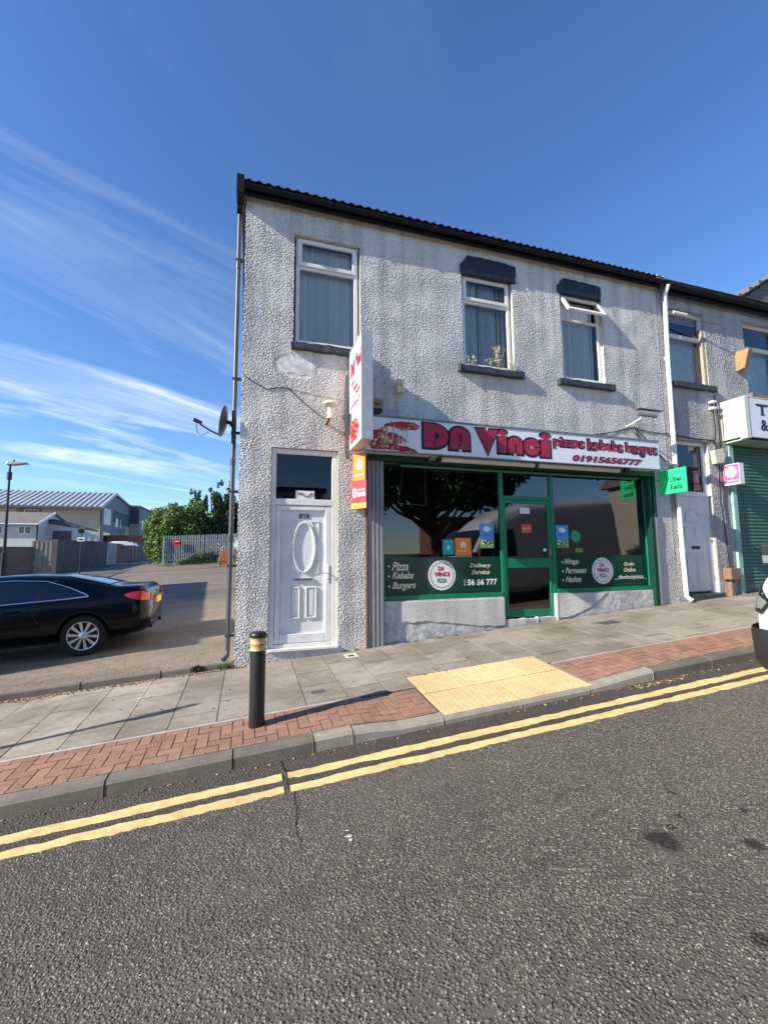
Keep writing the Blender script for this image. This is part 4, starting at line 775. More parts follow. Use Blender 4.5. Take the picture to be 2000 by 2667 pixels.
for i,(s,x) in enumerate((('Pizza',2.54),('Kebabs',2.63),('Burgers',2.665))):
    z=1.43-.163*i; text(s,(2.25,x,z-.015-(.03 if s!='Kebabs' else 0),z+.10),front(YB-.002),'cream_ink',t,shear=.35,off=.03); MB().disc((2.20,YB-.002,z+.03),.018,12).build('bullet','white_ink',t)
text('Delivery',(3.66,4.08,1.40,1.49),front(YB-.002),'cream_ink',t,shear=.35,off=.03); text('Service',(3.69,4.05,1.30,1.38),front(YB-.002),'cream_ink',t,shear=.35,off=.03); text('56 56 777',(3.61,4.19,1.115,1.22),front(YB-.002),'white_ink',t,off=.035)
text('0191',(0,1,0,1),lambda u_,v_:(3.585-.045*v_,YB-.002,1.115+.1*u_),'cream_ink',t,'dialling_code')
t=thing('window_banner',(6.5,YB,1.0),'dark green window banner listing Wraps, Parmesan and Nachos right of the door','banner')
bx('banner_panel','vinyl_green',t,5.43,7.60,YB,YB+.003,1.009,1.615); badge(t,6.49,1.32,.25,YB)
for i,(s,x) in enumerate((('Wraps',5.95),('Parmesan',6.11),('Nachos',5.99))):
    z=1.46-.163*i; text(s,(5.63,x,z-.015-(.03 if s=='Wraps' else 0),z+.095),front(YB-.002),'cream_ink',t,shear=.35,off=.03); MB().disc((5.58,YB-.002,z+.03),.018,12).build('bullet','white_ink',t)
text('Order',(7.01,7.28,1.405,1.48),front(YB-.002),'cream_ink',t,shear=.35,off=.03); text('Online',(7.0,7.29,1.29,1.37),front(YB-.002),'cream_ink',t,shear=.35,off=.03); text('davincipizza',(6.86,7.48,1.13,1.235),front(YB-.002),'white_ink',t,off=.01); text('www.',(6.76,6.85,1.14,1.16),front(YB-.002),'white_ink',t,'small_print'); text('.uk',(7.49,7.55,1.14,1.16),front(YB-.002),'white_ink',t,'small_print')
def sticker(name,label,m,x0,x1,z0,z1,cat='sticker',tilt=0):
    t=thing(name,((x0+x1)/2,YB,z0),label,cat); bx('sheet',m,t,x0,x1,YB,YB+.002,z0,z1); return t
t=sticker('window_sticker','teal sticker with white animal logo low in the left shop window','teal_print',3.16,3.37,1.645,1.90); mb=MB(); put(mb,poly_geo([[(.1,0),(0,.5),(.2,.45),(.25,1),(.45,.95),(.45,.5),(.7,.9),(.85,.75),(.7,.2),(.5,0)]]),(3.235,3.30,1.73,1.81),front(YB-.002)); mb.build('logo','white_ink',t); text('order via',(3.2,3.33,1.85,1.87),front(YB-.002),'white_ink',t,'small_print')
t=sticker('window_sticker','orange sticker with white house logo next to the teal one','orange_print',3.395,3.70,1.625,1.93); mb=MB(); put(mb,poly_geo([[(0,0),(0,.55),(-.1,.55),(.5,1),(1.1,.55),(1,.55),(1,0)],[(.42,0),(.42,.45),(.58,.45),(.58,0)]]),(3.49,3.61,1.76,1.88),front(YB-.002)); mb.build('logo','white_ink',t); text('JUST EAT',(3.46,3.64,1.69,1.72),front(YB-.002),'white_ink',t,'small_print',off=.01)
for k,(a,b,s) in enumerate(((3.875,4.155,'left shop window'),(5.465,5.745,'right shop window'))):
    t=sticker('cow_poster','blue sky ice cream poster with cows at the door side of the '+s,'blue_print',a,b,1.755,2.18,'poster'); y=YB-.002
    bx('meadow','grass_print',t,a,b,y,y+.001,1.755,1.90); mb=MB(); V,F=poly_geo([arc((a+b)/2,2.09,.075,.05,0,2*PI,16)[:-1]]); mb.add([(p,y-.001,q) for p,q,_ in V],F)
    for i,(cx,cz) in enumerate(((a+.08,1.86),(a+.2,1.84))):
        V,F=poly_geo([blob([(cx-.04,cz-.04),(cx-.045,cz+.035),(cx+.04,cz+.04),(cx+.045,cz-.04)],i+3,.006,3)]); mb.add([(p,y-.001,q) for p,q,_ in V],F)
    mb.build('white_shapes','white_ink',t)
    for i,(cx,cz) in enumerate(((a+.07,1.87),(a+.10,1.84),(a+.21,1.85),(a+.185,1.82))):
        V,F=poly_geo([blob([(cx-.02,cz-.02),(cx-.02,cz+.02),(cx+.015,cz+.02),(cx+.02,cz-.02)],i+9,.005,3)]); MB().add([(p,y-.002,q) for p,q,_ in V],F).build('black_patch','black_paint',t)
t=thing('round_sticker',(5.90,YB,1.86),'round green sticker beside the cow poster in the right window','sticker'); MB().disc((5.90,YB-.001,1.975),.11,28).build('disc','leaf_green_print',t); text('Uber',(5.85,5.95,1.98,2.01),front(YB-.002),'green_dark',t); text('Eats',(5.85,5.95,1.93,1.96),front(YB-.002),'green_dark',t)
t=sticker('rating_sticker','small lime green hygiene sticker in the right window','grass_print',5.885,6.05,1.67,1.75)
t=sticker('paper_notice','small blank white paper high on the glass of the shop door','paper',4.71,4.915,2.38,2.49,'notice')
t=sticker('door_notice','small red orange notice at eye level on the shop door','red_orange',4.725,4.935,2.03,2.185); text('NOW OPEN',(4.75,4.91,2.10,2.125),front(YB-.002),'white_ink',t,'small_print',off=.02); text('please come in',(4.76,4.90,2.07,2.085),front(YB-.002),'cream_ink',t,'small_print')
t=thing('green_window_card',(7.27,YB+.01,2.77),'green card hung inside the right window top corner, lettering reversed','card'); bx('sheet','lime_green',t,7.145,7.40,YB+.035,YB+.037,2.77,3.10); text('Eats',(0,1,0,1),lambda a,b:(7.38-.06*b,YB+.033,2.82+.22*a),'black_paint',t,off=.02)
# alarm bell box, dome, flood light, cctv, dish
t=thing('alarm_box',(1.95,6.66,3.93),'yellow and black alarm box just right of the tall blade sign','alarm box'); MB().prism([(1.80,6.70,4.18),(2.05,6.70,4.18),(2.05,6.70,3.98),(1.99,6.70,3.93),(1.86,6.70,3.93),(1.80,6.70,3.98)],(0,-.06,0)).build('case','black_paint',t,bevel=.01); bx('yellow_face','ochre_box',t,1.81,2.04,6.632,6.6385,4.02,4.17); text('Yale',(1.87,1.99,4.08,4.12),front(6.630),'black_paint',t,off=.02)
t=thing('wall_light',(2.34,6.6,4.3),'cream globe sensor on a small box high between the windows','wall sensor'); MB().lathe([(0,.075),(.03,.07),(.055,.05),(.072,.02),(.075,-.01),(.06,-.04),(.04,-.055)],(2.33,6.58,4.475),20).build('globe','cream_plastic',t,smooth=True); bx('base','cream_plastic',t,2.275,2.40,6.54,6.64,4.295,4.415,.008); MB().tube([(2.34,6.64,4.36),(2.34,6.705,4.36)],.02,8).build('neck','cream_plastic',t); MB().tube([(2.33,6.62,4.29),(2.30,6.69,4.15),(2.34,6.69,4.0),(2.31,6.69,3.86)],.006,5).build('cable','cream_plastic',t)
t=thing('mushroom_lamp',(1.13,6.55,3.75),'cream mushroom shaped outdoor lamp on a rusty stub left of the blade sign','lamp')
MB().lathe([(0,.05),(.09,.045),(.118,.02),(.12,.0),(.10,-.02),(.05,-.045),(.04,-.10),(.048,-.12),(.045,-.2),(.055,-.22),(.0,-.23)],(1.17,6.54,3.97),20).build('shade','cream_plastic',t,smooth=True); MB().tube([(1.15,6.54,3.76),(1.14,6.58,3.72),(1.13,6.70,3.71)],.028,8).build('stub','rust',t,smooth=True); MB().tube([(1.20,6.55,3.78),(1.22,6.6,3.84),(1.21,6.6,3.92)],.006,5).build('hook','dark_metal',t)
t=thing('cctv_camera',(7.7,6.3,4.2),'grey bullet security camera on a wall bracket above the fascia right end','camera')
cd=Vector((.46,-.26,-.12)).normalized(); c0=Vector((7.16,6.42,4.36)); mb=MB(); mb.tube([c0,c0+cd*.34],.062,12); mb.build('body','grey_metal',t,smooth=True); MB().tube([c0+cd*.33,c0+cd*.345],.05,12).build('lens','dark_glass',t); mb=MB(); mb.prism([c0+Vector((-.05,-.07,.07)),c0+Vector((-.02,.07,.07)),c0+cd*.40+Vector((.03,.07,.07)),c0+cd*.40+Vector((0,-.07,.07))],(0,0,.014)); mb.build('hood','grey_metal',t); MB().tube([(7.24,6.39,4.31),(7.20,6.42,4.24),(7.12,6.55,4.17),(7.14,6.70,4.16)],[.02,.016,.014,.022],8).build('bracket','sign_cream',t,smooth=True)
t=thing('wall_cables',(4,6.69,4),'black cables sagging along the pebbledash between the two shops','cable')
def cable(pts,r=.009,m='plastic_black',nm='cable'): MB().tube(pts,r,5).build(nm,m,t,smooth=True)
def sag(a,b,s,n=14,y=6.685): return [(a[0]+(b[0]-a[0])*i/n,y+.006*math.sin(i*2.1),a[1]+(b[1]-a[1])*i/n-s*4*(i/n)*(1-i/n)) for i in range(n+1)]
cable(sag((5.9,3.86),(7.3,4.16),.03)); cable(sag((7.3,4.16),(8.15,4.10),.03)); cable(sag((8.15,4.10),(9.5,4.05),.02),.012); cable(sag((7.35,4.13),(7.5,3.85),.02)); cable(sag((7.4,4.12),(8.1,3.5),.01)); cable(sag((-.12,4.36),(.25,4.17),.02),.006); cable(sag((.25,4.17),(.55,4.22),-.02),.006); cable(sag((.55,4.22),(1.12,3.78),.03),.006); cable(sag((.55,4.23),(1.45,4.13),.01),.005,'cream_plastic'); cable(sag((9.5,4.05),(9.62,3.6),-.01)); cable([(9.57,6.66,5.05),(9.60,6.62,4.5),(9.60,6.64,3.9),(9.55,6.66,3.5),(9.50,6.66,2.8),(9.58,6.67,2.0),(9.62,6.68,1.35)],.012); cable([(9.50,6.67,4.9),(9.54,6.66,4.3),(9.46,6.66,3.95)],.012)
t=thing('satellite_dish',(-.23,6.78,3.5),'small dark satellite dish with feed arm on the corner downpipe','satellite dish')
C=Vector((-.35,6.82,3.65)); ax=Vector((-.96,.13,.16)).normalized(); ua=ax.cross(Vector((0,0,1))).normalized(); va=ua.cross(ax).normalized(); vs=[];nn=8
for i in range(nn+1):
    r_=.24*i/nn
    for k in range(24): t_=2*PI*k/24; vs.append(C+ua*r_*.88*math.cos(t_)+va*r_*math.sin(t_)+ax*(.055*(i/nn)**2))
mb=MB(); mb.add(vs,[(i*24+k,i*24+(k+1)%24,(i+1)*24+(k+1)%24,(i+1)*24+k) for i in range(nn) for k in range(24)]); o=mb.build('dish','slate_paint',t,smooth=True); so_=o.modifiers.new('s','SOLIDIFY'); so_.thickness=.006
MB().tube([C-va*.22+ax*.05,C-va*.18+ax*.2,C-va*.11+ax*.36],.013,6).build('feed_arm','dark_metal',t); MB().tube([C-va*.09+ax*.34,C-va*.06+ax*.46],[.026,.032],10).build('feed_horn','dark_metal',t,smooth=True); MB().tube([C-ax*.0,C-ax*.05,(-.25,6.9,3.6)],.03,8).build('mount','dark_metal',t); MB().tube([C-va*.1+ax*.42,C-va*.24+ax*.38,C-va*.27+ax*.3,C-va*.2+ax*.22],.005,5).build('cable','dark_metal',t,smooth=True)
# corner downpipe and the white one
dp=thing('corner_downpipe',(-.24,6.86,.1),'grey downpipe running down the left corner of the building','downpipe')
MB().tube([(-.245,6.86,7.16),(-.245,6.86,.30),(-.25,6.83,.22),(-.30,6.78,.17)],.034,12).build('pipe','pipe_grey',dp,smooth=True); mb=MB()
for z in (6.3,4.35,3.5,2.6,1.5,.5): MB().box(-.285,-.155,6.83,6.89,z-.018,z+.018).build('pipe_clip','dark_metal',dp)
for z in (6.2,3.05,1.9): MB().tube([(-.245,6.86,z-.05),(-.245,6.86,z+.05)],.04,12).build('pipe_collar','pipe_grey',dp,smooth=True)
MB().box(-.29,-.20,6.74,6.90,7.08,7.20).build('hopper','gutter_black',dp,bevel=.01)
wp=thing('white_downpipe',(8.25,6.6,.6),'white painted downpipe between the takeaway and the next shop','downpipe')
MB().tube([(8.31,6.50,7.27),(8.31,6.60,7.1),(8.29,6.63,5.6),(8.285,6.64,3.4),(8.30,6.64,1.6),(8.31,6.64,.80),(8.33,6.54,.71)],.045,12).build('pipe','pipe_white',wp,smooth=True); mb=MB()
for x,z in ((8.29,5.7),(8.286,4.1),(8.30,1.7)): MB().tube([(x,6.64,z-.04),(x,6.64,z+.04)],.054,12).build('pipe_collar','pipe_white',wp,smooth=True)
# dead plants on the middle window sill
t=thing('sill_weeds',(4.1,6.68,4.96),'dry weeds growing on the sill of the middle upstairs window','weeds'); r=random.Random(3); mb=MB(); lf=MB()
for i in range(26):
    x=rnd.choice([3.68,4.2,4.27,4.33,4.15,4.5]) + r.gauss(0,.05); h=r.uniform(.08,.28)*(1.7 if 4.15<x<4.35 else 1); p=[(x,6.69,4.96),(x+r.gauss(0,.03),6.67,4.96+h*.5),(x+r.gauss(0,.06),6.65,4.96+h)]
    mb.tube(p,.003,4)
    for k in range(9):
        q=Vector(p[1]).lerp(Vector(p[2]),r.random())+Vector((r.gauss(0,.015),r.gauss(0,.015),0)); a=Vector((r.gauss(0,1),r.gauss(0,1),r.gauss(0,1))).normalized()*.016; b=Vector((r.gauss(0,1),r.gauss(0,1),r.gauss(0,1))).normalized()*.01; lf.quad(q-a,q-b,q+a,q+b)
mb.build('stem','weathered_wood',t); lf.build('leaves','litter' if 0 else 'cream_ink',t)
# ================================================================ neighbour
NB=thing('neighbour_shop',(11,Y,.8),'grey pebbledash shop and flat next door with closed green shutter','building')
N4=(8.46,9.52,5.25,6.91);N5=(10.72,11.85,5.2,6.95);ND=(8.44,9.33,.80,4.0);NS=(9.99,14.6,0,4.0)
mb=MB(); wall_holes(mb,8.152,17,-.5,7.25,Y+.007,[N4,N5,ND,NS],.16); roughcast(NB,8.152,12.6,.2,7.25,Y+.004,[N4,N5,ND,NS],.0125,.0036,11,'render_grey_fine'); mb.quad((17,Y,-.5),(17,13,-.5),(17,13,7.25),(17,Y,7.25)); mb.build('render_wall','render_grey_fine',NB)
bx('fascia_board','gutter_black',NB,8.3,17,6.58,6.61,7.12,7.36); gutter(8.32,17,6.51,7.27,.07,NB); mb=MB(); mb.quad((8.2,6.47,7.36),(17,6.47,7.36),(17,9.85,8.7),(8.2,9.85,8.7)); mb.build('roof_slope','slate_roof',NB); lumpy(NB,'corbel','stone_sill',8.0,8.2,6.5,6.72,7.33,7.42,seed=9,n=3)
def window2(H,zt,lab):
    x0,x1,z0,z1=H; mb=MB(); fw=.085; y=6.78
    mb.box(x0,x0+fw,y,y+.07,z0,z1); mb.box(x1-fw,x1,y,y+.07,z0,z1); mb.box(x0+fw,x1-fw,y,y+.07,z0,z0+fw); mb.box(x0+fw,x1-fw,y,y+.07,z1-fw,z1); mb.box(x0+fw,x1-fw,y-.01,y+.07,zt-.05,zt+.04)
    wn=mb.build('window','upvc_aged',NB,bevel=.006,label=lab); MB().quad((x0+fw,y+.03,z0+fw),(x1-fw,y+.03,z0+fw),(x1-fw,y+.03,z1-fw),(x0+fw,y+.03,z1-fw)).build('pane','glass',wn); bx('net_curtain','curtain',wn,x0+.05,x1-.05,y+.16,y+.17,z0,z1-.5); bx('dark_room','interior_dark',wn,x0-.1,x1+1.,7.3,7.33,z0-.1,z1+.1); return wn
window2(N4,6.33,'aged timber window with a leaning stick'); window2(N5,6.36,'aged timber window above the cream fascia')
lumpy(NB,'window_sill','slate_paint',8.42,9.62,6.6,6.76,5.13,5.24,seed=21); lumpy(NB,'window_sill','rust',10.66,11.9,6.6,6.76,5.09,5.19,seed=22)
bx('timber_reveal','weathered_wood',NB,9.435,9.515,6.72,6.80,5.25,6.55); bx('timber_reveal','upvc_aged',NB,10.725,10.77,6.72,6.80,5.25,6.5)
nd=MB(); y=6.79
nd.box(8.44,8.50,y,y+.06,.8,4.0); nd.box(9.25,9.33,y,y+.06,.8,4.0); nd.box(8.50,9.25,y,y+.06,3.93,4.0); nd.box(8.50,9.25,y,y+.06,2.83,2.93); ndr=nd.build('front_door','door_white',NB,bevel=.006,label='grey white panelled door with arched moulding')
bx('door_panel','door_white',ndr,8.50,9.25,6.82,6.86,.86,2.83); mb=MB(); ring(mb,8.86,2.33,.21,.25,.03,6.82,.02,0,PI,20); mb.box(8.65,9.07,6.80,6.82,2.28,2.31)
for a in (8.62,8.90): mb.box(a,a+.17,6.805,6.82,1.9,2.2); mb.box(a,a+.17,6.805,6.82,1.05,1.62)
mb.build('door_moulding','door_white',ndr,bevel=.006); MB().quad((8.50,6.83,2.93),(9.25,6.83,2.93),(9.25,6.83,3.93),(8.50,6.83,3.93)).build('fanlight','dark_glass',ndr); bx('letterbox','dark_metal',ndr,8.78,9.0,6.81,6.822,1.73,1.79); MB().tube([(9.2,6.8,1.98),(9.2,6.75,1.98),(9.10,6.75,1.98)],.012).build('door_handle','chrome',ndr)
lumpy(NB,'door_step','slate_paint',8.46,9.34,6.62,6.9,.5,.82,seed=31,n=5)
# mint painted posts and the shutter slats
for a_,b_ in ((9.86,9.99),(14.6,14.75)): MB().box(a_,b_,6.65,6.80,.55,4.02).build('shopfront_post','mint_paint',NB,bevel=.012)
mb=MB(); mb.box(9.992,10.05,6.72,6.85,.6,3.98); mb.build('shutter_guide','rust',NB)
sl_=MB(); X0,X1=10.05,14.58; pr=[(0,.0),(-.022,.006),(-.027,.026),(-.020,.048),(0,.060),(.0,.075)]; vs=[]
for x in (X0,X1): vs+=[(x,6.75+a,b) for a,b in pr]
sl_.add(vs,[(i,6+i,7+i,i+1) for i in range(5)]); s0=sl_.build('shutter_slat','green_metal',NB)
zb=.98
for k in range(40):
    o=s0 if k==0 else link(s0.copy()); o.parent=NB; o.location=(0,0,zb+.075*k)
bx('shutter_bottom_panel','green_metal',NB,10.06,14.56,6.73,6.77,.72,.979,.01)
f2=thing('neighbour_fascia',(11.9,6.3,4.0),'white box fascia of the shuttered shop with black serif lettering','sign')
bx('sign_panel','sign_white',f2,9.87,14.8,6.20,6.24,4.03,4.87,.004); bx('side_board','pale_board',f2,9.755,9.775,6.33,6.69,4.05,4.90); mb=MB(); mb.box(9.745,9.865,6.19,6.325,4.0,4.89); mb.box(9.80,14.8,6.20,6.7,4.885,4.905); mb.build('sign_post','sign_cream',f2,bevel=.006); bx('soffit_board','mint_paint',f2,9.80,14.78,6.33,6.69,3.99,4.02); MB().box(9.751,9.756,6.40,6.47,4.06,4.88).build('cover_batten','pale_board',f2)
def serif(s,rect,par): text(s,rect,front(6.197),'black_paint',par,off=.035)
serif('T',(10.12,10.42,4.52,4.75),f2); serif('S J O H N',(10.56,12.4,4.52,4.75),f2); serif('&',(10.18,10.42,4.18,4.42),f2); serif('C O',(10.56,11.2,4.18,4.42),f2)
mb=MB(); mb.box(10.08,10.46,6.1955,6.197,4.725,4.755); mb.box(10.20,10.34,6.1955,6.197,4.515,4.535); mb.build('serifs','black_paint',f2)
t=thing('meter_box',(9.62,6.64,.9),'rusty brown wall box beside the grey white door','box'); bx('case','rust',t,9.42,9.70,6.52,6.69,1.10,1.33,.01); bx('conduit','rust',t,9.52,9.62,6.6,6.69,.74,1.10)
t=thing('junction_box',(9.5,6.6,3.75),'cream plastic junction box with cable loop on the wall by the shutter','box'); MB().prism([(9.34,6.69,3.80),(9.62,6.69,3.86),(9.66,6.69,3.70),(9.60,6.69,3.55),(9.38,6.69,3.52)],(0,-.1,0)).build('case','cream_plastic',t,bevel=.01)
t=thing('bird_box',(10.4,6.55,5.9),'brown wooden wedge shaped box fixed on the pebbledash','box'); MB().prism([(10.38,6.70,6.15),(10.38,6.40,6.12),(10.38,6.52,5.72),(10.38,6.70,5.70)],(.13,0,0)).build('case','ochre_box',t,bevel=.006)
t=thing('leaning_stick',(8.9,6.6,6.6),'broken pale strip light lying across the top of the neighbour window','strip'); MB().tube([(8.5,6.66,6.68),(9.2,6.55,6.63),(9.75,6.5,6.60)],.014,6).build('rod','grey_metal',t); MB().tube([(8.5,6.60,6.74),(8.86,6.58,6.72)],.035,8).build('tube','paper',t)
t=thing('wall_clips',(9.6,6.62,4.95),'pair of pale cable clips by the sill corner','clips'); MB().box(9.42,9.52,6.58,6.69,4.86,4.90).box(9.42,9.52,6.58,6.69,4.72,4.76).build('clip','paper',t)
# taller house beyond
FB=thing('slate_roofed_house',(18,9,1),'taller house beyond with slate roof and red ridge tiles','building')
bx('wall','render_grey_fine',FB,13.6,24,8.6,16,0,8.45)
MB().prism([(13.05,8.3,8.72),(17.2,8.3,11.35),(21.4,8.3,8.72)],(0,7,0)).build('roof_slope','slate_roof',FB)
for k in range(9):
    z=8.78+.28*k; x=13.05+(z-8.72)/2.63*4.15; MB().box(x+.06,17.2+(17.2-x)-.06,8.27-.006*k,8.31,z,z+.27).build('slate_course','slate_roof',FB)
MB().prism([(12.95,8.2,8.66),(13.02,8.2,8.78),(17.2,8.2,11.45),(17.2,8.2,11.32)],(0,.25,0)).build('verge','gutter_black',FB)
MB().prism([(13.7,8.15,8.60),(13.8,8.15,8.84),(21,8.15,8.70),(21,8.15,8.5)],(0,.1,0)).build('red_tile_course','red_tile',FB)
# ================================================================ street things
t=thing('bollard',(.118,4.53,P(.118,4.53)),'black bollard with two gold bands on the red brick strip','bollard'); cx,cy=.118,4.56; zb=P(cx,cy)-.03
MB().lathe([(.073,0),(.073,.70),(.070,.735)],(cx,cy,zb),32).build('post','bollard_black',t,smooth=True)
for a,b in ((.737,.787),(.80,.852)): MB().lathe([(.069,a-.004),(.079,a),(.074,a+.02),(.072,b-.01),(.078,b),(.069,b+.004)],(cx,cy,zb),32).build('gold_band','gold_band',t,smooth=True)
MB().lathe([(.066,.785),(.066,.803)],(cx,cy,zb),32).build('groove','bollard_black',t,smooth=True); MB().lathe([(.076,.855),(.082,.862),(.082,.888),(.072,.905),(.04,.912),(0,.914)],(cx,cy,zb),32).build('cap','bollard_black',t,smooth=True)
t=thing('sign_post',(-5.75,4.47,-.4),'thin grey street sign post out of frame casting a long shadow','sign post'); MB().tube([(-5.78,4.42,-.45),(-5.78,4.42,2.98)],.035,10).build('pole','galv',t,smooth=True); bx('plate','paper',t,-5.9,-5.66,4.37,4.38,2.55,2.85)
# ---- saloon car, tail towards the building
def loft(stations,n_sub=1):
    pass
def lerp_t(tab,x): xs=[p[0] for p in tab]; return [float(np.interp(x,xs,[p[i] for p in tab])) for i in range(1,len(tab[0]))]
def car_body(tab,arches,r_arch,zs,L,nst=72):
    """tab rows: x, half width, belt z, roof z, roof half width, bottom z ; local x from tail to nose, y + = left side"""
    def sect(x):
        W_,zb,zt,wr,zo=lerp_t(tab,x); bot=zo
        for ax in arches:
            d=abs(x-ax)
            if d<r_arch: bot=max(bot,zs+math.sqrt(r_arch**2-d*d))
        k=lambda z:max(z,bot)
        h=zt-zb
        return [(W_*.90,bot),(W_*.985,k(zo+.16)),(W_,k(zo+.34)),(W_*.985,k(zb-.12)),(W_*.955,max(zb,bot+.01)),(W_*.955*.45+wr*.55+.012,zb+h*.55),(wr+.02,zb+h*.9),(wr*.8,zb+h*.985),(wr*.4,zt),(0,zt+.003)]
    X=sorted(set([tab[0][0]+(L)*i/nst for i in range(nst+1)]+[a+s*(r_arch-.001) for a in arches for s in (-1,1)]+[a+s*(r_arch+.006) for a in arches for s in (-1,1)]))
    mb=MB(); vs=[]; m=19
    for x in X:
        c=sect(x); row=[(x,y,z) for y,z in c]+[(x,-y,z) for y,z in c[-2::-1]]; vs+=row
    n=len(X); fs=[(i*m+q,i*m+q+1,(i+1)*m+q+1,(i+1)*m+q) for i in range(n-1) for q in range(m-1)]+[tuple(range(m))[::-1],tuple((n-1)*m+q for q in range(m))]
    fs+=[(i*m+m-1,i*m,(i+1)*m,(i+1)*m+m-1) for i in range(n-1)]
    mb.add(vs,fs)
    def hw(x,z):
        c=sect(x); 
        for (y0_,z0_),(y1_,z1_) in zip(c[:-1],c[1:]):
            if z0_<=z<=z1_+1e-9 and z1_>z0_: return y0_+(y1_-y0_)*(z-z0_)/(z1_-z0_)
        return c[-1][0]
    return mb,hw,sect
def placed(mb,Mx):
    mb.v=[tuple(Mx@Vector(v)) for v in mb.v]; return mb
def patch(hw,poly,off,n=10,sgn=1):
    """polygon in (x,z) laid on the body side; poly = lower chain and upper chain sampled on n columns"""
    lo,up=poly; xs=[lo[0][0]+(lo[-1][0]-lo[0][0])*i/n for i in range(n+1)]; vs=[]
    for x in xs:
        a=float(np.interp(x,[p[0] for p in lo],[p[1] for p in lo])); b=float(np.interp(x,[p[0] for p in up],[p[1] for p in up]))
        for k in range(5): z=a+(b-a)*k/4; vs.append((x,sgn*(hw(x,z)+off),z))
    return MB().add(vs,[(i*5+k,(i+1)*5+k,(i+1)*5+k+1,i*5+k+1) for i in range(n) for k in range(4)])
CT=[(.10,.60,.66,.74,.56,.42),(.12,.70,.74,.86,.64,.36),(.15,.78,.84,.965,.70,.31),(.20,.83,.87,1.045,.74,.26),(.27,.865,.885,1.065,.76,.23),(.4,.90,.90,1.07,.76,.21),(.62,.91,.91,1.08,.73,.20),(.8,.91,.91,1.13,.68,.2),(1.1,.91,.91,1.225,.615,.2),(1.45,.91,.905,1.315,.60,.2),(1.9,.91,.90,1.36,.60,.2),(2.3,.91,.89,1.37,.60,.2),(2.7,.91,.88,1.345,.60,.2),(3.1,.91,.875,1.25,.63,.2),(3.5,.91,.87,1.09,.72,.2),(3.75,.91,.85,.99,.75,.2),(4.1,.89,.80,.93,.72,.2),(4.5,.82,.70,.83,.62,.22),(4.68,.70,.58,.68,.5,.26),(4.72,.6,.5,.56,.4,.3)]
mbody,hw,sect=car_body(CT,(1.08,3.89),.352,.335,4.62)
cy_=9.27; rx=-1.44; slope=.062
Mx=Matrix.Translation((rx,cy_,LN(rx-1.08,cy_-.87)+slope*1.08-.004))@Matrix.Rotation(0.03,4,'Z')@Matrix.Rotation(-math.atan(slope),4,'Y')@Matrix.Rotation(0,4,'X')@Matrix.Scale(-1,4,(1,0,0))
# +x local points towards -X world; near side is local -y
car=thing('saloon_car',(rx-2.3,cy_,.1),'black saloon car parked on the lane with its tail towards the shop','car')
def CB(mb,name,m,par=None,**k): return placed(mb,Mx).build(name,m,par or car,**k)
CB(mbody,'body','car_black',smooth=True,sub=1)
for sg in (-1,1):
    wl=patch(hw,([(1.04,.945),(1.3,.935),(3.35,.905)],[(1.04,.965),(1.3,1.09),(1.62,1.215),(2.1,1.262),(2.6,1.25),(2.95,1.16),(3.35,.92)]),.006,30,sg); CB(wl,'side_window','car_glass',smooth=True)
    tr=[(1.0,.945),(1.05,.98),(1.3,1.105),(1.62,1.23),(2.1,1.278),(2.6,1.265),(2.95,1.175)]; CB(MB().tube([(x,sg*(hw(x,z)+.008),z) for x,z in tr],.009,6),'window_trim','chrome',smooth=True)
    CB(MB().tube([(x,sg*(hw(x,z)+.009),z) for x,z in ((1.0,.945),(1.3,.93),(2.0,.917),(2.7,.908),(3.4,.895))],.011,6),'waist_trim','chrome',smooth=True)
    for xa,xb in ((1.70,1.50),(2.66,2.62)):
        mb=MB(); a=[(xa,.93),(xb,1.27)]; mb.add([v for x,z in ((xa,.92),(xa-.03,1.08),(xb,1.24)) for v in ((x-.028,sg*(hw(x,z)+.012),z),(x+.028,sg*(hw(x,z)+.012),z))],[(0,1,3,2),(2,3,5,4)]); CB(mb,'window_pillar','plastic_black')
    mb=MB(); mb.tube([(x,sg*(hw(x,z)+.001),z) for x,z in ((1.72,.93),(1.78,.8),(1.70,.62),(1.58,.50))],.003,4); mb.tube([(x,sg*(hw(x,z)+.001),z) for x,z in ((2.64,.92),(2.64,.3))],.003,4); CB(mb,'door_gap','plastic_black')
    mb=MB(); mb.tube([(x,sg*(hw(x,.80)+.02),.80) for x in (1.92,2.0,2.12)],.014,6); CB(mb,'door_handle','car_black',smooth=True)
    lp=patch(hw,([(.13,.80),(.22,.80),(.37,.84),(.48,.905)],[(.13,.90),(.22,.955),(.35,.96),(.48,.93)]),.006,14,sg); CB(lp,'tail_lamp','tail_red',smooth=True)
    CB(MB().box(3.15,3.28,sg*.93-.09,sg*.93+.09,.95,1.07),'wing_mirror','car_black',bevel=.03)
    mb=MB(); mb.add([(.09+.035*abs(y)/.7,sg*y,z) for y,z in ((.44,.80),(.66,.80),(.68,.89),(.46,.93))],[(0,1,2,3)]); CB(mb,'rear_lamp','tail_red')
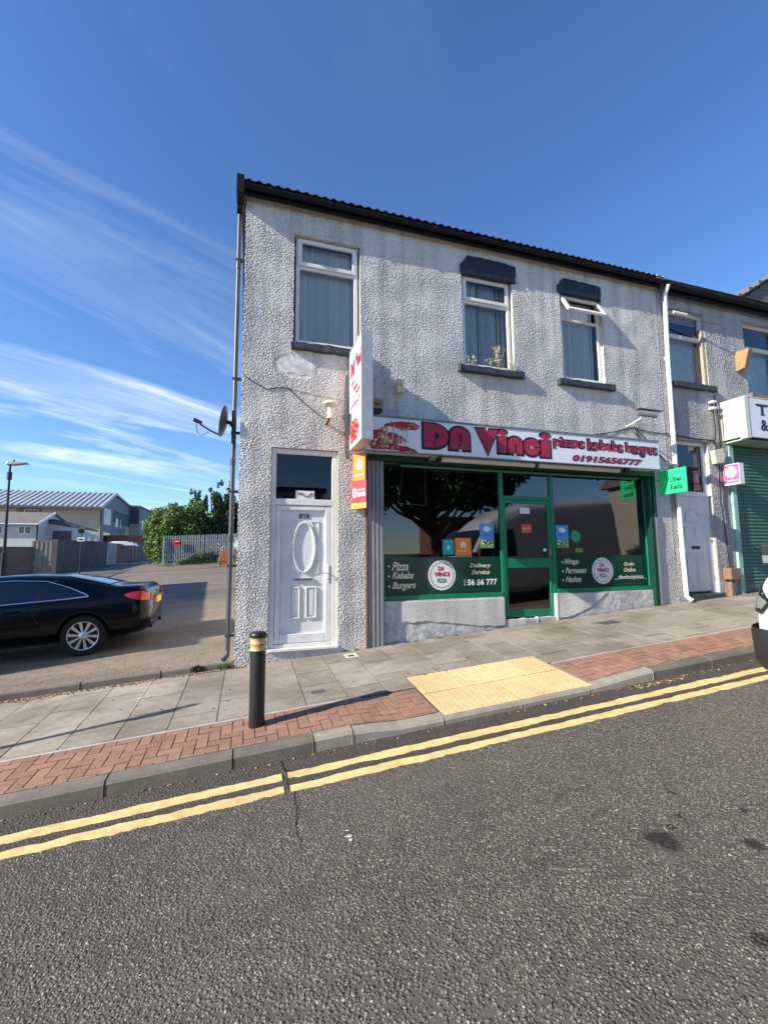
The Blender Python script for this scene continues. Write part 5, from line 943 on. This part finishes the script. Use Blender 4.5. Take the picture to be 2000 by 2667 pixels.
# rear glass and boot details
def top(sect_,x,y):
    c=[p for p in sect_(x)][4:]; ys=[p[0] for p in c][::-1]; zs_=[p[1] for p in c][::-1]; return float(np.interp(abs(y),ys,zs_))
mb=MB(); vs=[]; XS=[.74+.066*i for i in range(11)]
for x in XS:
    w_=.63-.13*(x-.74)/.66
    for k in range(9): y=-w_+2*w_*k/8; vs.append((x,y,top(sect,x,y)+.010))
mb.add(vs,[(i*9+k,i*9+k+1,i*9+10+k,i*9+9+k) for i in range(10) for k in range(8)]); CB(mb,'rear_window','car_glass',smooth=True)
CB(MB().box(.088,.12,-.26,.26,.70,.81),'number_plate','plate_yellow',bevel=.003); CB(MB().box(.085,.1,-.3,.3,.82,.84),'boot_trim','chrome',bevel=.004); CB(MB().box(.13,.26,-.62,.62,.37,.45),'bumper_lower','plastic_black',bevel=.03)
mb=MB()
for k in range(4):
    V_=MB(); ring(mb,-.09+.055*k,.9,.035,.035,.008,.0,.004)
mb.v=[(.095,x,z) for x,y,z in mb.v]; CB(mb,'rear_badge','chrome')
for y_ in (.5,-.5): CB(MB().tube([(.13,y_,.33),(.22,y_,.33)],.033,10),'exhaust','dark_metal',smooth=True)
def wheel(cx,sg,Mx_,par,R_=.322,rim=.232,ns=10,hub='alloy',yo=.80):
    y=sg*yo; o=-sg
    tm_=MB().lathe([(rim-.005,.0),(R_-.02,.0),(R_,.03),(R_,.20),(R_-.02,.225),(rim,.225)],(0,0,0),40,'y'); tm_.v=[(cx+a,y+sg*(.09-b),R_+c) for a,b,c in tm_.v]; ty=placed(tm_,Mx_).build('wheel','tyre',par,smooth=True)
    rm=MB().lathe([(rim+.004,.01),(rim,.0),(rim-.018,.004),(rim-.022,.03),(rim-.03,.12)],(0,0,0),40,'y')
    for k in range(ns):
        a=2*PI*k/ns+.15; d=Vector((math.cos(a),0,math.sin(a))); p=Vector((-math.sin(a),0,math.cos(a)))
        q=[d*.045+p*.012,d*(rim-.012)+p*.026,d*(rim-.012)-p*.026,d*.045-p*.012]; rm.prism([tuple(v+Vector((0,.016 if i in(0,3) else .006,0))) for i,v in enumerate(q)],(0,.02,0))
    rm.lathe([(0,.004),(.04,.006),(.062,.014),(.064,.05)],(0,0,0),24,'y'); rm.v=[(cx+a,y+sg*(.085-b),R_+c) for a,b,c in rm.v]; placed(rm,Mx_).build('rim',hub,ty,smooth=True)
    dk=MB().lathe([(0,.09),(rim-.015,.085)],(0,0,0),32,'y'); dk.v=[(cx+a,y+sg*(.09-b),R_+c) for a,b,c in dk.v]; placed(dk,Mx_).build('brake_disc','dark_metal',ty)
for cx_ in (1.08,3.89):
    for sg in (-1,1): wheel(cx_,sg,Mx,car)
CB(MB().box(.5,4.3,-.72,.72,.22,.6),'underbody','tyre')
# ---- white van, nose just inside the right edge
VT=[(0,.66,.5,.62,.45,.30),(.04,.83,.74,.92,.62,.26),(.12,.91,.90,1.06,.74,.23),(.3,.965,1.0,1.15,.82,.22),(.6,.99,1.10,1.20,.86,.22),(.82,1.0,1.18,1.28,.88,.22),(1.05,1.0,1.22,1.66,.86,.22),(1.25,1.0,1.22,2.02,.84,.22),(1.6,1.0,1.22,2.30,.80,.22),(2.1,1.0,1.22,2.54,.80,.22),(2.7,1.0,1.22,2.68,.84,.22),(5.75,1.0,1.22,2.70,.86,.22),(5.8,.96,1.2,2.6,.82,.3)]
vb,hv,_=car_body(VT,(.95,4.4),.37,.34,5.8,64)
vx,vy=4.92,2.35
Mv=Matrix.Translation((vx,vy,RD(vx,vy)))@Matrix.Rotation(-math.atan(SL),4,'Y')
van=thing('white_van',(vx+2.5,vy,.2),'white van with black bumper, only its nose at the right edge','van')
def VB(mb,name,m,**k): return placed(mb,Mv).build(name,m,van,**k)
VB(vb,'body','van_white',smooth=True,sub=1)
bl=MB(); vs=[]
pl=[(.57,1.012),(.42,1.008),(.28,.995),(.16,.972),(.07,.925),(.01,.86),(-.02,.74),(-.032,.50),(-.036,.2)]; pl=pl+[(x,-y) for x,y in pl[::-1]]; n=len(pl)-1
for x,y in pl:
    for z,o_ in ((.20,.06),(.30,.0),(.44,-.006),(.58,-.010),(.62,.004)): vs.append((x+o_*(1 if x<.3 else 0),y*(1-o_*.25),z))
bl.add(vs,[(i*5+k,(i+1)*5+k,(i+1)*5+k+1,i*5+k+1) for i in range(n) for k in range(4)]); VB(bl,'front_bumper','plastic_black',smooth=True)
for sg in (-1,1):
    lp=patch(hv,([(.06,.80),(.2,.82),(.42,.92),(.55,1.0)],[(.06,.88),(.2,1.0),(.42,1.07),(.55,1.05)]),.008,14,sg); VB(lp,'headlight','lamp_glass',smooth=True); VB(patch(hv,([(.05,.76),(.2,.78),(.42,.88),(.60,.98)],[(.05,.90),(.2,1.02),(.42,1.095),(.60,1.08)]),.004,14,sg),'headlight_bezel','plastic_black',smooth=True)
    VB(MB().tube([(x,sg*(hv(x,z)+.012),z) for x,z in ((.06,.795),(.2,.815),(.42,.915),(.56,1.0),(.55,1.052),(.42,1.075),(.2,1.005),(.06,.885))],.012,6),'headlight_surround','plastic_black',smooth=True)
    sw=patch(hv,([(1.1,1.22),(2.2,1.22)],[(1.1,1.40),(1.4,1.85),(2.2,1.95)]),.008,12,sg); VB(sw,'side_window','car_glass',smooth=True)
    mb=MB(); mb.box(.74,.88,sg*1.10-.08,sg*1.10+.08,1.19,1.42); VB(mb,'wing_mirror','plastic_black',bevel=.03); VB(MB().tube([(.95,sg*.96,1.22),(.85,sg*1.06,1.22)],.03,6),'mirror_arm','plastic_black'); VB(MB().box(.728,.739,sg*1.10-.05,sg*1.10+.05,1.205,1.29),'mirror_glass','lamp_glass',bevel=.004)
    for cx_ in (.95,4.4): wheel(cx_,sg,Mv,van,R_=.34,rim=.21,ns=6,hub='grey_metal',yo=.86)
mb=MB(); vs=[]
for x,a in ((.84,.80),(.95,.80),(1.1,.79),(1.24,.77)):
    zt=lerp_t(VT,x)[2]; vs+=[(x-.015,-a,zt-.01),(x-.015,-a*.4,zt+.012),(x-.015,a*.4,zt+.012),(x-.015,a,zt-.01)]
mb.add(vs,[(i*4+k,i*4+k+1,i*4+5+k,i*4+4+k) for i in range(3) for k in range(3)]); VB(mb,'windscreen','car_glass',smooth=True)
mb=MB(); 
for z in (.72,.79,.86): mb.box(-.0,.03,-.42,.42,z,z+.035)
VB(mb,'grille','plastic_black',bevel=.006); VB(MB().box(-.075,-.055,-.26,.26,.40,.51),'number_plate','paper')
# ================================================================ down the lane
def wallseg(name,label,m,a,b,h,th=.22,cat='wall',cap=None,topz=None,group=None):
    (x0,y0),(x1,y1)=a,b; z0,z1=LN(x0,y0),LN(x1,y1); d=Vector((x1-x0,y1-y0,0)).normalized(); nn=Vector((-d.y,d.x,0))*th
    t0,t1=(z0+h,z1+h) if topz is None else topz; t=thing(name,((x0+x1)/2,(y0+y1)/2,min(z0,z1)),label,cat,group or ('yard walls along the lane' if name=='yard_wall' else None))
    mb=MB(); mb.prism([(x0,y0,z0-.3),(x1,y1,z1-.3),(x1,y1,t1),(x0,y0,t0)],nn); mb.build('wall_face',m,t)
    if cap: n2=d.cross(Vector((0,0,1)))*.04; mb=MB(); mb.prism([Vector((x0,y0,t0))+n2,Vector((x1,y1,t1))+n2,Vector((x1,y1,t1+.08))+n2,Vector((x0,y0,t0+.08))+n2],nn-2*n2); mb.build('coping',cap,t)
    return t
wallseg('yard_wall','dark red brown yard wall left of the weathered gate','wall_brown',(-16.5,29.2),(-12.0,30.62),0,topz=(2.38,2.40))
g1=thing('yard_gate',(-11.7,30.8,.8),'tall weathered grey wooden gate between two yard walls','gate')
for i in range(11):
    x=-12.1+i*.112; MB().box(x,x+.105,30.70+.02*(i%2),30.74+.02*(i%2),.55,2.72+.05*rnd.random()).build('board','wood_grey',g1)
MB().box(-12.1,-10.87,30.66,30.70,1.3,1.42).build('rail','wood_grey',g1)
wallseg('yard_wall','long dark wall behind the sign pole running down the lane','wall_dark',(-10.75,30.5),(-11.2,42),0,topz=(2.74,3.02),cap='wall_brown')
wallseg('yard_gate','pale concrete garage door set in the lane walls','concrete_light',(-11.2,42.05),(-11.0,43.8),0,topz=(3.0,3.02),cat='gate'); wallseg('yard_wall','middle dark wall beyond the pale garage door','wall_brown',(-11.25,44.8),(-11.95,53),0,topz=(3.03,3.35))
wallseg('yard_wall','farthest brown wall where the lane narrows','wall_dark',(-12,53.2),(-13.4,71),0,topz=(3.45,3.9),cap='brick_far')
for i,(x,y) in enumerate(((-11.35,50.6),(-11.6,53.4))): t=thing('gate_post',(x,y,1.3),('nearer' if i==0 else 'farther')+' of the two pale timber posts against the far wall','post','pale posts by the far wall'); bx('post','weathered_wood',t,x-.1,x+.1,y-.1,y+.1,1.0,3.45)
wallseg('brick_wall','red brick wall stretching behind the yards','brick_far',(-27,75),(-14.4,75.2),0,topz=(5.2,5.2),cap='wall_brown')
t=thing('parked_car',(-13.4,46.0,1.3),'white car roof just showing over the yard wall','car'); mb=MB(); mb.prism([(-12.9,47,2.9),(-12.6,47,3.24),(-12.0,47,3.34),(-11.0,47,3.32),(-10.4,47,3.1),(-10.2,47,2.9)],(0,1.4,0)); mb.build('roof','van_white',t,bevel=.06)
# lamp post and lane sign
t=thing('street_lamp',(-12.05,27.6,.6),'tall black street lamp with flat grey LED head at the left','street lamp')
MB().tube([(-12.05,27.6,.4),(-12.05,27.6,2.0),(-12.05,27.6,2.02),(-12.1,27.6,6.35)],[.13,.12,.075,.05],10).build('pole','dark_metal',t,smooth=True)
MB().tube([(-12.1,27.6,5.85),(-12.1,27.6,6.25)],.12,8).build('collar','dark_metal',t); MB().prism([(-12.25,27.4,6.62),(-11.9,27.4,6.62),(-11.25,27.4,6.74),(-11.4,27.4,6.80),(-12.15,27.4,6.80)],(0,.35,0)).build('lamp_head','galv',t,bevel=.03); MB().tube([(-12.1,27.6,6.3),(-12.1,27.6,6.64)],.06,8).build('neck','dark_metal',t); MB().tube([(-11.95,27.6,6.8),(-11.95,27.6,6.92)],.05,8).build('sensor','dark_metal',t)
t=thing('lane_sign',(-8.75,28,.9),'slim dark sign pole with round and square plates by the lane wall','sign'); MB().tube([(-8.75,28,.8),(-8.78,28,3.35)],.04,8).build('pole','dark_metal',t); mb=MB().disc((-8.78,27.94,3.2),.20,20,'y'); mb.build('round_plate','grey_metal',t); MB().disc((-8.78,27.935,3.2),.14,16,'y').build('plate_centre','vinyl_green',t); bx('square_plate','paper',t,-8.95,-8.6,27.94,27.95,2.62,2.85); bx('plate_print','black_paint',t,-8.87,-8.68,27.93,27.938,2.7,2.76)
# palisade fence with pales
t=thing('palisade_fence',(-3.5,34,1.2),'galvanised steel palisade fence with bushes behind and brambles in front','fence')
pale=MB(); pale.add([(-.034,.0,0),(-.018,-.022,0),(.018,-.022,0),(.034,0,0),(-.034,.0,2.0),(-.018,-.022,2.03),(.018,-.022,2.03),(.034,0,2.0),(0,-.012,2.12)],[(0,1,5,4),(1,2,6,5),(2,3,7,6),(4,5,8),(5,6,8),(6,7,8)]); p0=None
for i in range(58):
    x=-5.55+i*.142; y=33.5+.12*(x+5.55)*.4
    if p0 is None: o=pale.build('pale','galv',t); p0=o; o.data.transform(Matrix.Translation((3.5,-34,-1.2)).inverted()) 
    else: o=link(p0.copy()); o.parent=t
    o.location=(x+3.5,y-34,LN(x,y)-1.2+.02+rnd.uniform(-.01,.01)); o.rotation_euler=(0,rnd.gauss(0,.006),0)
MB().box(-5.6,-5.5,33.4,33.5,.9,3.2).build('post','galv',t); mb=MB()
for h in (.35,1.65): mb.prism([(-5.6,33.52,LN(-5.6,33.5)+h),(2.6,33.92,LN(2.6,33.9)+h),(2.6,33.92,LN(2.6,33.9)+h+.06),(-5.6,33.52,LN(-5.6,33.5)+h+.06)],(0,.03,0))
mb.build('rail','galv',t)
t=thing('fence_notice',(-4.7,33.3,2.5),'small red and white notice fixed on the palisade fence','notice'); bx('plate','red_print',t,-4.92,-4.50,33.40,33.42,2.52,3.0); bx('white_band','paper',t,-4.86,-4.56,33.385,33.399,2.80,2.86); bx('dark_band','black_paint',t,-4.86,-4.56,33.385,33.399,2.70,2.78)
# armchair left by the fence
t=thing('armchair',(-1.45,29.2,1.0),'old orange brown upholstered armchair dumped on the lane','armchair'); ax_,ay,az=-1.40,29.2,LN(-1.4,29.2)
MB().prism([(ax_-.27,ay,az+.32),(ax_+.27,ay,az+.32),(ax_+.27,ay+.05,az+.95),(ax_+.2,ay+.05,az+1.02),(ax_-.2,ay+.05,az+1.02),(ax_-.27,ay+.05,az+.95)],(0,.16,0)).build('backrest','chair_cloth',t,bevel=.03); bx('seat','chair_cloth',t,ax_-.26,ax_+.26,ay+.1,ay+.65,az+.32,az+.48,.03)
for s in (-1,1): bx('arm','chair_wood',t,ax_+s*.31-.04,ax_+s*.31+.04,ay+.02,ay+.62,az+.50,az+.56,.01); bx('leg','chair_wood',t,ax_+s*.31-.035,ax_+s*.31+.035,ay+.0,ay+.06,az,az+.52,.008); bx('leg','chair_wood',t,ax_+s*.31-.035,ax_+s*.31+.035,ay+.58,ay+.64,az,az+.52,.008)
bx('skirt','chair_cloth',t,ax_-.27,ax_+.27,ay+.02,ay+.06,az+.10,az+.34,.01)
t=thing('wheelie_bin',(-8.9,50,1.8),'red bin standing at the end of the lane','bin'); MB().prism([(-9.25,49.4,1.65),(-8.65,49.4,1.65),(-8.55,49.4,2.7),(-9.35,49.4,2.7)],(0,.6,0)).build('bin_body','red_bin',t,bevel=.03); bx('lid','red_bin',t,-9.4,-8.5,49.35,50.05,2.71,2.80,.02); bx('wheel','tyre',t,-9.3,-9.2,49.9,50.05,1.6,1.8)
# ---- vegetation
def leaves(name,m,parent,blobs,n,size,cols,seed,flat=.55,hollow=.55):
    g=np.random.RandomState(seed); C_=np.array([b[:3] for b in blobs]); Rr=np.array([b[3:6] for b in blobs]); vol=Rr.prod(1)**.75; idx=g.choice(len(blobs),n,p=vol/vol.sum())
    d=g.normal(size=(n,3)); d/=np.linalg.norm(d,axis=1)[:,None]; rr=g.uniform(hollow**3,1,n)**(1/3); rr*=1+g.normal(0,.09,n); Pn=C_[idx]+d*rr[:,None]*Rr[idx]
    nrm=d+g.normal(0,.7,(n,3)); nrm/=np.linalg.norm(nrm,axis=1)[:,None]; a=np.cross(nrm,g.normal(size=(n,3))); a/=np.linalg.norm(a,axis=1)[:,None]; b=np.cross(nrm,a); s=(size*g.uniform(.55,1.3,n))[:,None]
    V=np.stack([Pn-a*s,Pn+b*s*flat,Pn+a*s,Pn-b*s*flat],1).reshape(-1,3); org=np.array(ORG[parent.name]); V=V-org
    me=bpy.data.meshes.new(name); me.vertices.add(4*n); me.vertices.foreach_set('co',V.reshape(-1)); me.loops.add(4*n); me.loops.foreach_set('vertex_index',np.arange(4*n,dtype=np.int32)); me.polygons.add(n); me.polygons.foreach_set('loop_start',np.arange(0,4*n,4,dtype=np.int32)); me.update(calc_edges=True)
    K=np.array(cols)[g.choice(len(cols),n)]*g.uniform(.7,1.3,(n,1)); at=me.attributes.new('tone','FLOAT_COLOR','FACE'); at.data.foreach_set('color',np.concatenate([K,np.ones((n,1))],1).reshape(-1).astype(np.float32)); me.materials.append(MT[m]); o=link(bpy.data.objects.new(name,me)); o.parent=parent; return o
def clumps(cx,cy,cz,rx,ry,rz,k,seed,s=(.22,.42)):
    g=random.Random(seed); out=[(cx,cy,cz,rx*.7,ry*.7,rz*.7)]
    for i in range(k):
        th=g.uniform(0,2*PI); ph=math.asin(g.uniform(-.6,1)); q=g.uniform(.6,.95); f=g.uniform(*s)
        out.append((cx+rx*q*math.cos(th)*math.cos(ph),cy+ry*q*math.sin(th)*math.cos(ph),cz+rz*q*math.sin(ph),rx*f,ry*f,rz*f))
    return out
def limbs(t,base,top,r,seed,blobs,n=7):
    g=random.Random(seed); mb=MB(); base=Vector(base); top=Vector(top); mid=base.lerp(top,.5)+Vector((g.gauss(0,.15),g.gauss(0,.15),0)); mb.tube([base,mid,top],[r,r*.7,r*.4],8)
    for i in range(n):
        b=Vector(g.choice(blobs)[:3]); s=base.lerp(top,g.uniform(.4,.95)); m_=s.lerp(b,.5)+Vector((0,0,-.1*(b-s).length)); mb.tube([s,m_,b],[r*.4,r*.25,r*.08],6)
    mb.build('trunk','bark',t,smooth=True)
gcol=[(.09,.15,.03),(.13,.20,.045),(.055,.10,.025),(.17,.24,.06)]; dcol=[(.035,.06,.022),(.05,.08,.03),(.025,.045,.02),(.07,.09,.04)]
t=thing('leafy_bush',(-5.2,37,1.3),'big bright green bush behind the left end of the palisade fence','bush'); b_=clumps(-5.55,37.3,3.6,1.95,2.0,2.25,30,2); b_+=clumps(-4.2,37.8,4.1,1.7,1.8,1.9,20,5); b_+=[(-6.6,36.6,2.2,.75,.9,.9),(-6.0,35.2,1.9,.6,.7,.8)]; leaves('crown','leafy',t,b_,15000,.13,gcol,3); limbs(t,(-5.1,37.3,1.2),(-5.1,37.4,4.3),.16,4,b_)
t=thing('dark_shrub',(-3.9,37.5,1.3),'dark green dense shrub in the shade right of the bright bush','shrub'); b_=clumps(-3.1,38.0,3.6,1.9,1.6,2.0,24,8)+[(-5.5+.7*i,36.8,1.9,.6,.5,.8) for i in range(11)]; leaves('crown','leafy',t,b_,13500,.12,dcol,6); limbs(t,(-3.3,38,1.2),(-3.2,38,4.0),.14,5,b_)
t=thing('spindly_tree',(-2.6,39.5,1.3),'taller spindly tree with loose wispy top beside the building','tree','loose trees behind the fence'); b_=clumps(-2.9,39.5,5.0,1.6,1.5,2.1,26,11,(.13,.28))[1:]; g=random.Random(4)
for i in range(26): x=-2.9+g.uniform(-1.9,1.7); b_.append((x,39.5+g.uniform(-1,1),6.1+g.uniform(0,2.2)*(1 if abs(x+3.8)<.7 or abs(x+2)<.6 else .6),.16,.16,.30))
leaves('crown','leafy',t,b_,5200,.11,dcol+[(.09,.11,.06)],12,hollow=.1); limbs(t,(-2.8,39.5,1.2),(-2.8,39.5,6.2),.13,7,b_,22)
t=thing('spindly_tree',(.5,40,1.3),'second loose tree partly hidden behind the corner of the building','tree','loose trees behind the fence'); b_=clumps(-.8,40,5.0,1.9,1.5,2.3,22,14,(.15,.3)); leaves('crown','leafy',t,b_,6000,.12,dcol,15); limbs(t,(-.6,40,1.2),(-.6,40,5.2),.13,9,b_,12)
t=thing('bramble_patch',(-2.8,33.3,1.2),'low brambles and ivy climbing the palisade fence','brambles'); b_=[(-4.4+i*.22,33.42+.03*i,LN(-4.4+i*.22,33.4)+.12+.0*i+.35*abs(math.sin(i*1.3))*min(1,i/5),.28,.16,.22+.05*min(i,8)) for i in range(18)]; leaves('leaves','leafy',t,b_,4200,.06,[(.05,.075,.03),(.08,.10,.045),(.12,.13,.07),(.03,.05,.02)],17,hollow=.1); MB().tube([(-4.2,33.5,1.25),(-2,33.6,1.9),(-.8,33.7,1.8)],.02,5).build('stem','bark',t)
t=thing('weed_tuft',(-.25,6.68,.1),'green weeds growing at the foot of the building corner','weeds'); leaves('leaves','leafy',t,[(-.34,6.68,.10,.05,.02,.03),(-.27,6.68,.11,.06,.03,.04),(-.20,6.67,.10,.05,.02,.025),(-.60,6.69,.09,.08,.015,.03)],260,.012,[(.10,.16,.03),(.07,.11,.02)],18,hollow=.1); MB().tube([(-.27,6.68,.06),(-.26,6.67,.15)],.003,4).build('stem','bark',t)
t=thing('kerb_moss',(-.62,6.7,.1),'dark moss growing over a joint in the raised lane kerb','moss'); leaves('moss','leafy',t,[(-.62,6.70,.10,.09,.02,.05)],500,.011,[(.03,.045,.015),(.05,.06,.02)],19,hollow=.05)
gg=[]; g=np.random.RandomState(5)
t=thing('pavement_weeds',(1.2,6.66,.2),'thin line of moss and weeds where wall meets pavement','weeds',); bl_=[(x,6.68,P(x,6.68)+.005,.05,.012,.008) for x in (1.45,1.62,2.2,2.45,2.6,3.0,3.3,3.9,5.6,6.4)]; leaves('leaves','leafy',t,bl_,500,.009,[(.07,.10,.03),(.12,.12,.05)],20,hollow=.05)
# ---- buildings across the yards
def bw(par,x0,x1,z0,z1,y,m='car_glass',fr_=True,ax='y'):
    mb=MB()
    if ax=='y':
        w_=bx('window','white_trim',par,x0-.07,x1+.07,y-.05,y,z0-.07,z1+.07); MB().box(x0,x1,y-.07,y-.051,z0,z1).build('pane',m,w_)
    else:
        w_=bx('window','white_trim',par,y,y+.05,x0-.07,x1+.07,z0-.07,z1+.07); MB().box(y+.051,y+.07,x0,x1,z0,z1).build('pane',m,w_)
    return w_
HS_=thing('white_house',(-18,45,1),'pale rendered house with brown tiled roof left of the lane','house'); yh=44.
MB().add([(-27,yh,0),(-17.0,yh,0),(-17.0,yh,4.75),(-27,yh,4.75)],[(0,1,2,3)]).build('front_wall','pale_render',HS_)
MB().add([(-17,yh,0),(-17,52,0),(-17,52,4.75),(-17,46.8,5.8),(-17,yh,4.75)],[(0,1,2,3,4)]).build('gable_wall','pale_render',HS_)
MB().prism([(-27,yh-.3,4.60),(-27,46.8,5.78),(-27,52.3,4.60),(-27,52.3,4.72),(-27,46.8,5.92),(-27,yh-.3,4.74)],(10.15,0,0)).build('roof','tile_grey',HS_)
MB().prism([(-16.84,yh-.3,4.55),(-16.84,46.8,5.74),(-16.84,46.8,5.97),(-16.84,yh-.3,4.80)],(.05,0,0)).build('bargeboard','white_trim',HS_); bx('gutter','white_trim',HS_,-27,-16.85,yh-.4,yh-.3,4.6,4.7)
w_=bw(HS_,-18.3,-17.5,3.87,4.40,yh); bx('mullion','white_trim',w_,-17.94,-17.86,yh-.08,yh-.071,3.87,4.40); bw(HS_,-20.3,-19.5,3.87,4.40,yh); w_=bx('low_opening','car_glass',HS_,-18.4,-17.6,yh-.03,yh,2.2,2.5)
MB().tube([(-17.0,yh-.1,.5),(-17.0,yh-.1,4.6)],.06,6).build('downpipe','dark_metal',HS_)
mb=MB(); mb.box(-15.2,-11.9,47.1,53,0,0.1); 
EX=thing('rear_extension',(-15,47,1),'low pale extension with black roof behind the white house','building')
MB().add([(-17,46,0),(-14.9,46,0),(-14.9,46,4.55),(-17,46,4.85),(-14.9,46,0),(-14.9,53,0),(-14.9,53,4.0),(-14.9,46,4.55)],[(0,1,2,3),(4,5,6,7)]).build('wall','pale_render',EX); MB().prism([(-16.9,45.9,5.25),(-16.5,45.9,5.25),(-14.8,45.9,4.66),(-14.8,45.9,4.48),(-16.9,45.9,4.84)],(0,6,0)).build('roof','far_dark',EX); bx('dark_cladding','far_dark',EX,-16.6,-15.2,45.9,45.95,2.4,4.2)
for k,(y0_) in enumerate((47.,49.,51.)): bw(EX,y0_,y0_+.7,3.3,3.75,-14.9,'car_glass',ax='x')
# block of flats with ribbed metal roof
FL=thing('flats',(-21,80,2),'modern beige and grey flats with long ribbed metal roof','building'); yf=72.; xg=-20.3
ze=1.6+.104*yf; zr=1.6+.130*78.5
MB().box(-60,xg,yf,yf+.3,0,ze).build('front_wall','far_beige',FL); MB().add([(xg+.01,yf,0),(xg+.01,94,0),(xg+.01,94,10.4),(xg+.01,88,11.0),(xg+.01,78.5,zr),(xg+.01,yf,ze)],[(0,1,2,3,4,5)]).build('side_wall','far_grey',FL)
MB().prism([(-60,yf-.8,ze-.18),(-60,78.5,zr+.1),(-60,78.5,zr+.3),(-60,yf-.8,ze+.02)],(60+xg+.3,0,0)).build('metal_roof','far_roof',FL); MB().prism([(-60,78.5,zr+.28),(-60,92,10.7),(-60,92,10.5),(-60,78.5,zr)],(60+xg+.3,0,0)).build('rear_roof','far_roof',FL)
rb=MB().prism([(-.16,yf-.82,ze+.02),(-.16,78.5,zr+.3),(-.16,78.5,zr+.46),(-.16,yf-.82,ze+.18)],(.32,0,0)); r0=rb.build('roof_rib','far_rib',FL); n0=r0.location.copy()
for i in range(48):
    o=r0 if i==0 else link(r0.copy()); o.parent=FL; o.location=(xg+.1-i*.72,0,0)
bx('gutter','far_dark',FL,-60,xg+.3,yf-.95,yf-.8,ze-.3,ze+.0); MB().tube([(xg+.06,yf-.1,0),(xg+.06,yf-.1,ze)],.1,6).build('downpipe','far_dark',FL)
bx('dark_strip','far_brown',FL,-30.3,-27.6,yf-.1,yf-.0,ze-1.4,ze-.2); bw(FL,-29.4,-27.9,ze-1.3,ze-.5,yf-.11)
def fwin(yc,zc,w,h):
    bw(FL,yc,yc+w,zc,zc+h,xg+.02,'car_glass',ax='x')
w1_=[fwin(73.2,6.9,3.2,2.2),fwin(73.2,3.6,3.2,2.0)]
for y in (79.2,82.): fwin(y,6.9,1.2,1.3); fwin(y,3.7,1.0,1.6)
bx('brown_panel','far_brown',FL,xg+.02,xg+.05,81,84.8,4.2,6.6); bx('pale_panel','far_beige',FL,xg+.02,xg+.06,85,88,2.6,7.2); bx('dark_cladding','far_dark',FL,xg+.02,xg+.08,78,94,7.5,ze+.3)
F2=thing('flats_wing',(-20,98,2),'dark clad further wing of the flats beyond the beige one','building'); MB().box(-28,-18.9,88.,110,0,8.0).build('lower_wall','far_beige',F2); MB().box(-28.1,-18.85,87.9,110,8.0,1.6+.107*88).build('upper_cladding','far_dark',F2); bx('parapet','far_grey',F2,-28.2,-18.7,87.8,110.2,1.6+.107*88,1.6+.107*88+.3)
MB().box(-18.88,-18.8,88.1,110,2,10.9).build('side_cladding','far_grey',F2)
for y in (90.,95.,100.,105.):
    for z in (4.2,7.2): bw(F2,y,y+1.6,z,z+1.5,-18.8,'car_glass',ax='x')
for a_,b_ in ((92,94.3),(97.5,99.2)): MB().box(-18.79,-18.75,a_,b_,2,7.6).build('brown_panel','far_brown',F2)
F3=thing('flats_end_block',(-21,125,2),'distant end of the flats with flat dark roof','building'); bx('walls','far_grey',F3,-30,-21.5,118,140,0,13.2); bx('flat_roof','far_dark',F3,-30.5,-21,117.5,141,13.2,13.6)
# terrace end on the left, out of frame, that shades the lane
TE=thing('side_terrace',(-14,12,0),'brick end terrace standing left of the lane outside the picture','building')
bx('walls','brick_far',TE,-22,-9.75,6.55,18.3,-1.5,5.0); MB().prism([(-22,6.3,5.0),(-22,12.4,8.4),(-22,18.55,5.0)],(12.3,0,0)).build('roof','slate_roof',TE) if 0 else bx('roof','slate_roof',TE,-22.1,-9.65,6.45,18.4,5.0,5.2); bx('chimney','brick_far',TE,-10.6,-9.75,7.0,7.9,5.2,5.75)
for y in (9.,13.): bw(TE,y,y+1.,1.2,2.6,-9.75,'car_glass',ax='x')
# ================================================================ across the street (seen in the shop glass)
grid(fr(-20,60,4),[-12,-8,-5,-3.2],lambda x,y:S(x)-.05,'far_pavement','paving_slab')
t=thing('street_tree',(9.9,-9,.6),'broad street tree across the road mirrored in the shop window','tree'); b_=clumps(9.9,-9,6.4,4.6,4.0,3.3,46,21,(.16,.3)); leaves('crown','leafy',t,b_,15000,.2,dcol,22,hollow=.4); limbs(t,(9.9,-9,.4),(9.8,-9,5.2),.34,23,b_,22)
t=thing('red_shed',(13,-16,1),'red brick building behind the street tree','building'); bx('walls','brick_far',t,13.5,17,-20,-16,0,4.4); bx('roof','slate_roof',t,13.3,17.2,-20.2,-15.8,4.4,4.6); bw(t,14,15,2.5,3.5,-15.95)
t=thing('gabled_house',(26,-8,1),'two storey rendered house across the street','house'); bx('walls','far_beige',t,24.3,30,-11,-7.7,0,6.4); MB().prism([(23.9,-7.3,6.3),(23.9,-9.35,7.9),(23.9,-11.4,6.3)],(6.8,0,0)).build('roof','slate_roof',t); bw(t,25,26.,4.4,5.8,-7.64); bw(t,27.,28.2,4.4,5.8,-7.64)
t=thing('low_railings',(5,-7,0),'dark railings along the far pavement','railings')
for i in range(40): MB().box(-4+i*.35,-3.97+i*.35,-7,-6.97,S(-4+i*.35),S(-4+i*.35)+1.1).build('railing_bar','dark_metal',t)
MB().prism([(-4,-7,S(-4)+1.05),(9.7,-7,S(9.7)+1.05),(9.7,-7,S(9.7)+1.1),(-4,-7,S(-4)+1.1)],(0,.03,0)).build('top_rail','dark_metal',t)
t=thing('terrace_opposite',(-2,-16,0),'grey rendered terrace far across the road','building'); bx('walls','render_smooth',t,-14,5,-24,-17,-1,6.2); bx('roof','slate_roof',t,-14.2,5.2,-24.2,-16.8,6.2,6.5)
for x in (-12,-8,-4,0,3): bw(t,x,x+1.2,3.6,5.0,-16.95)
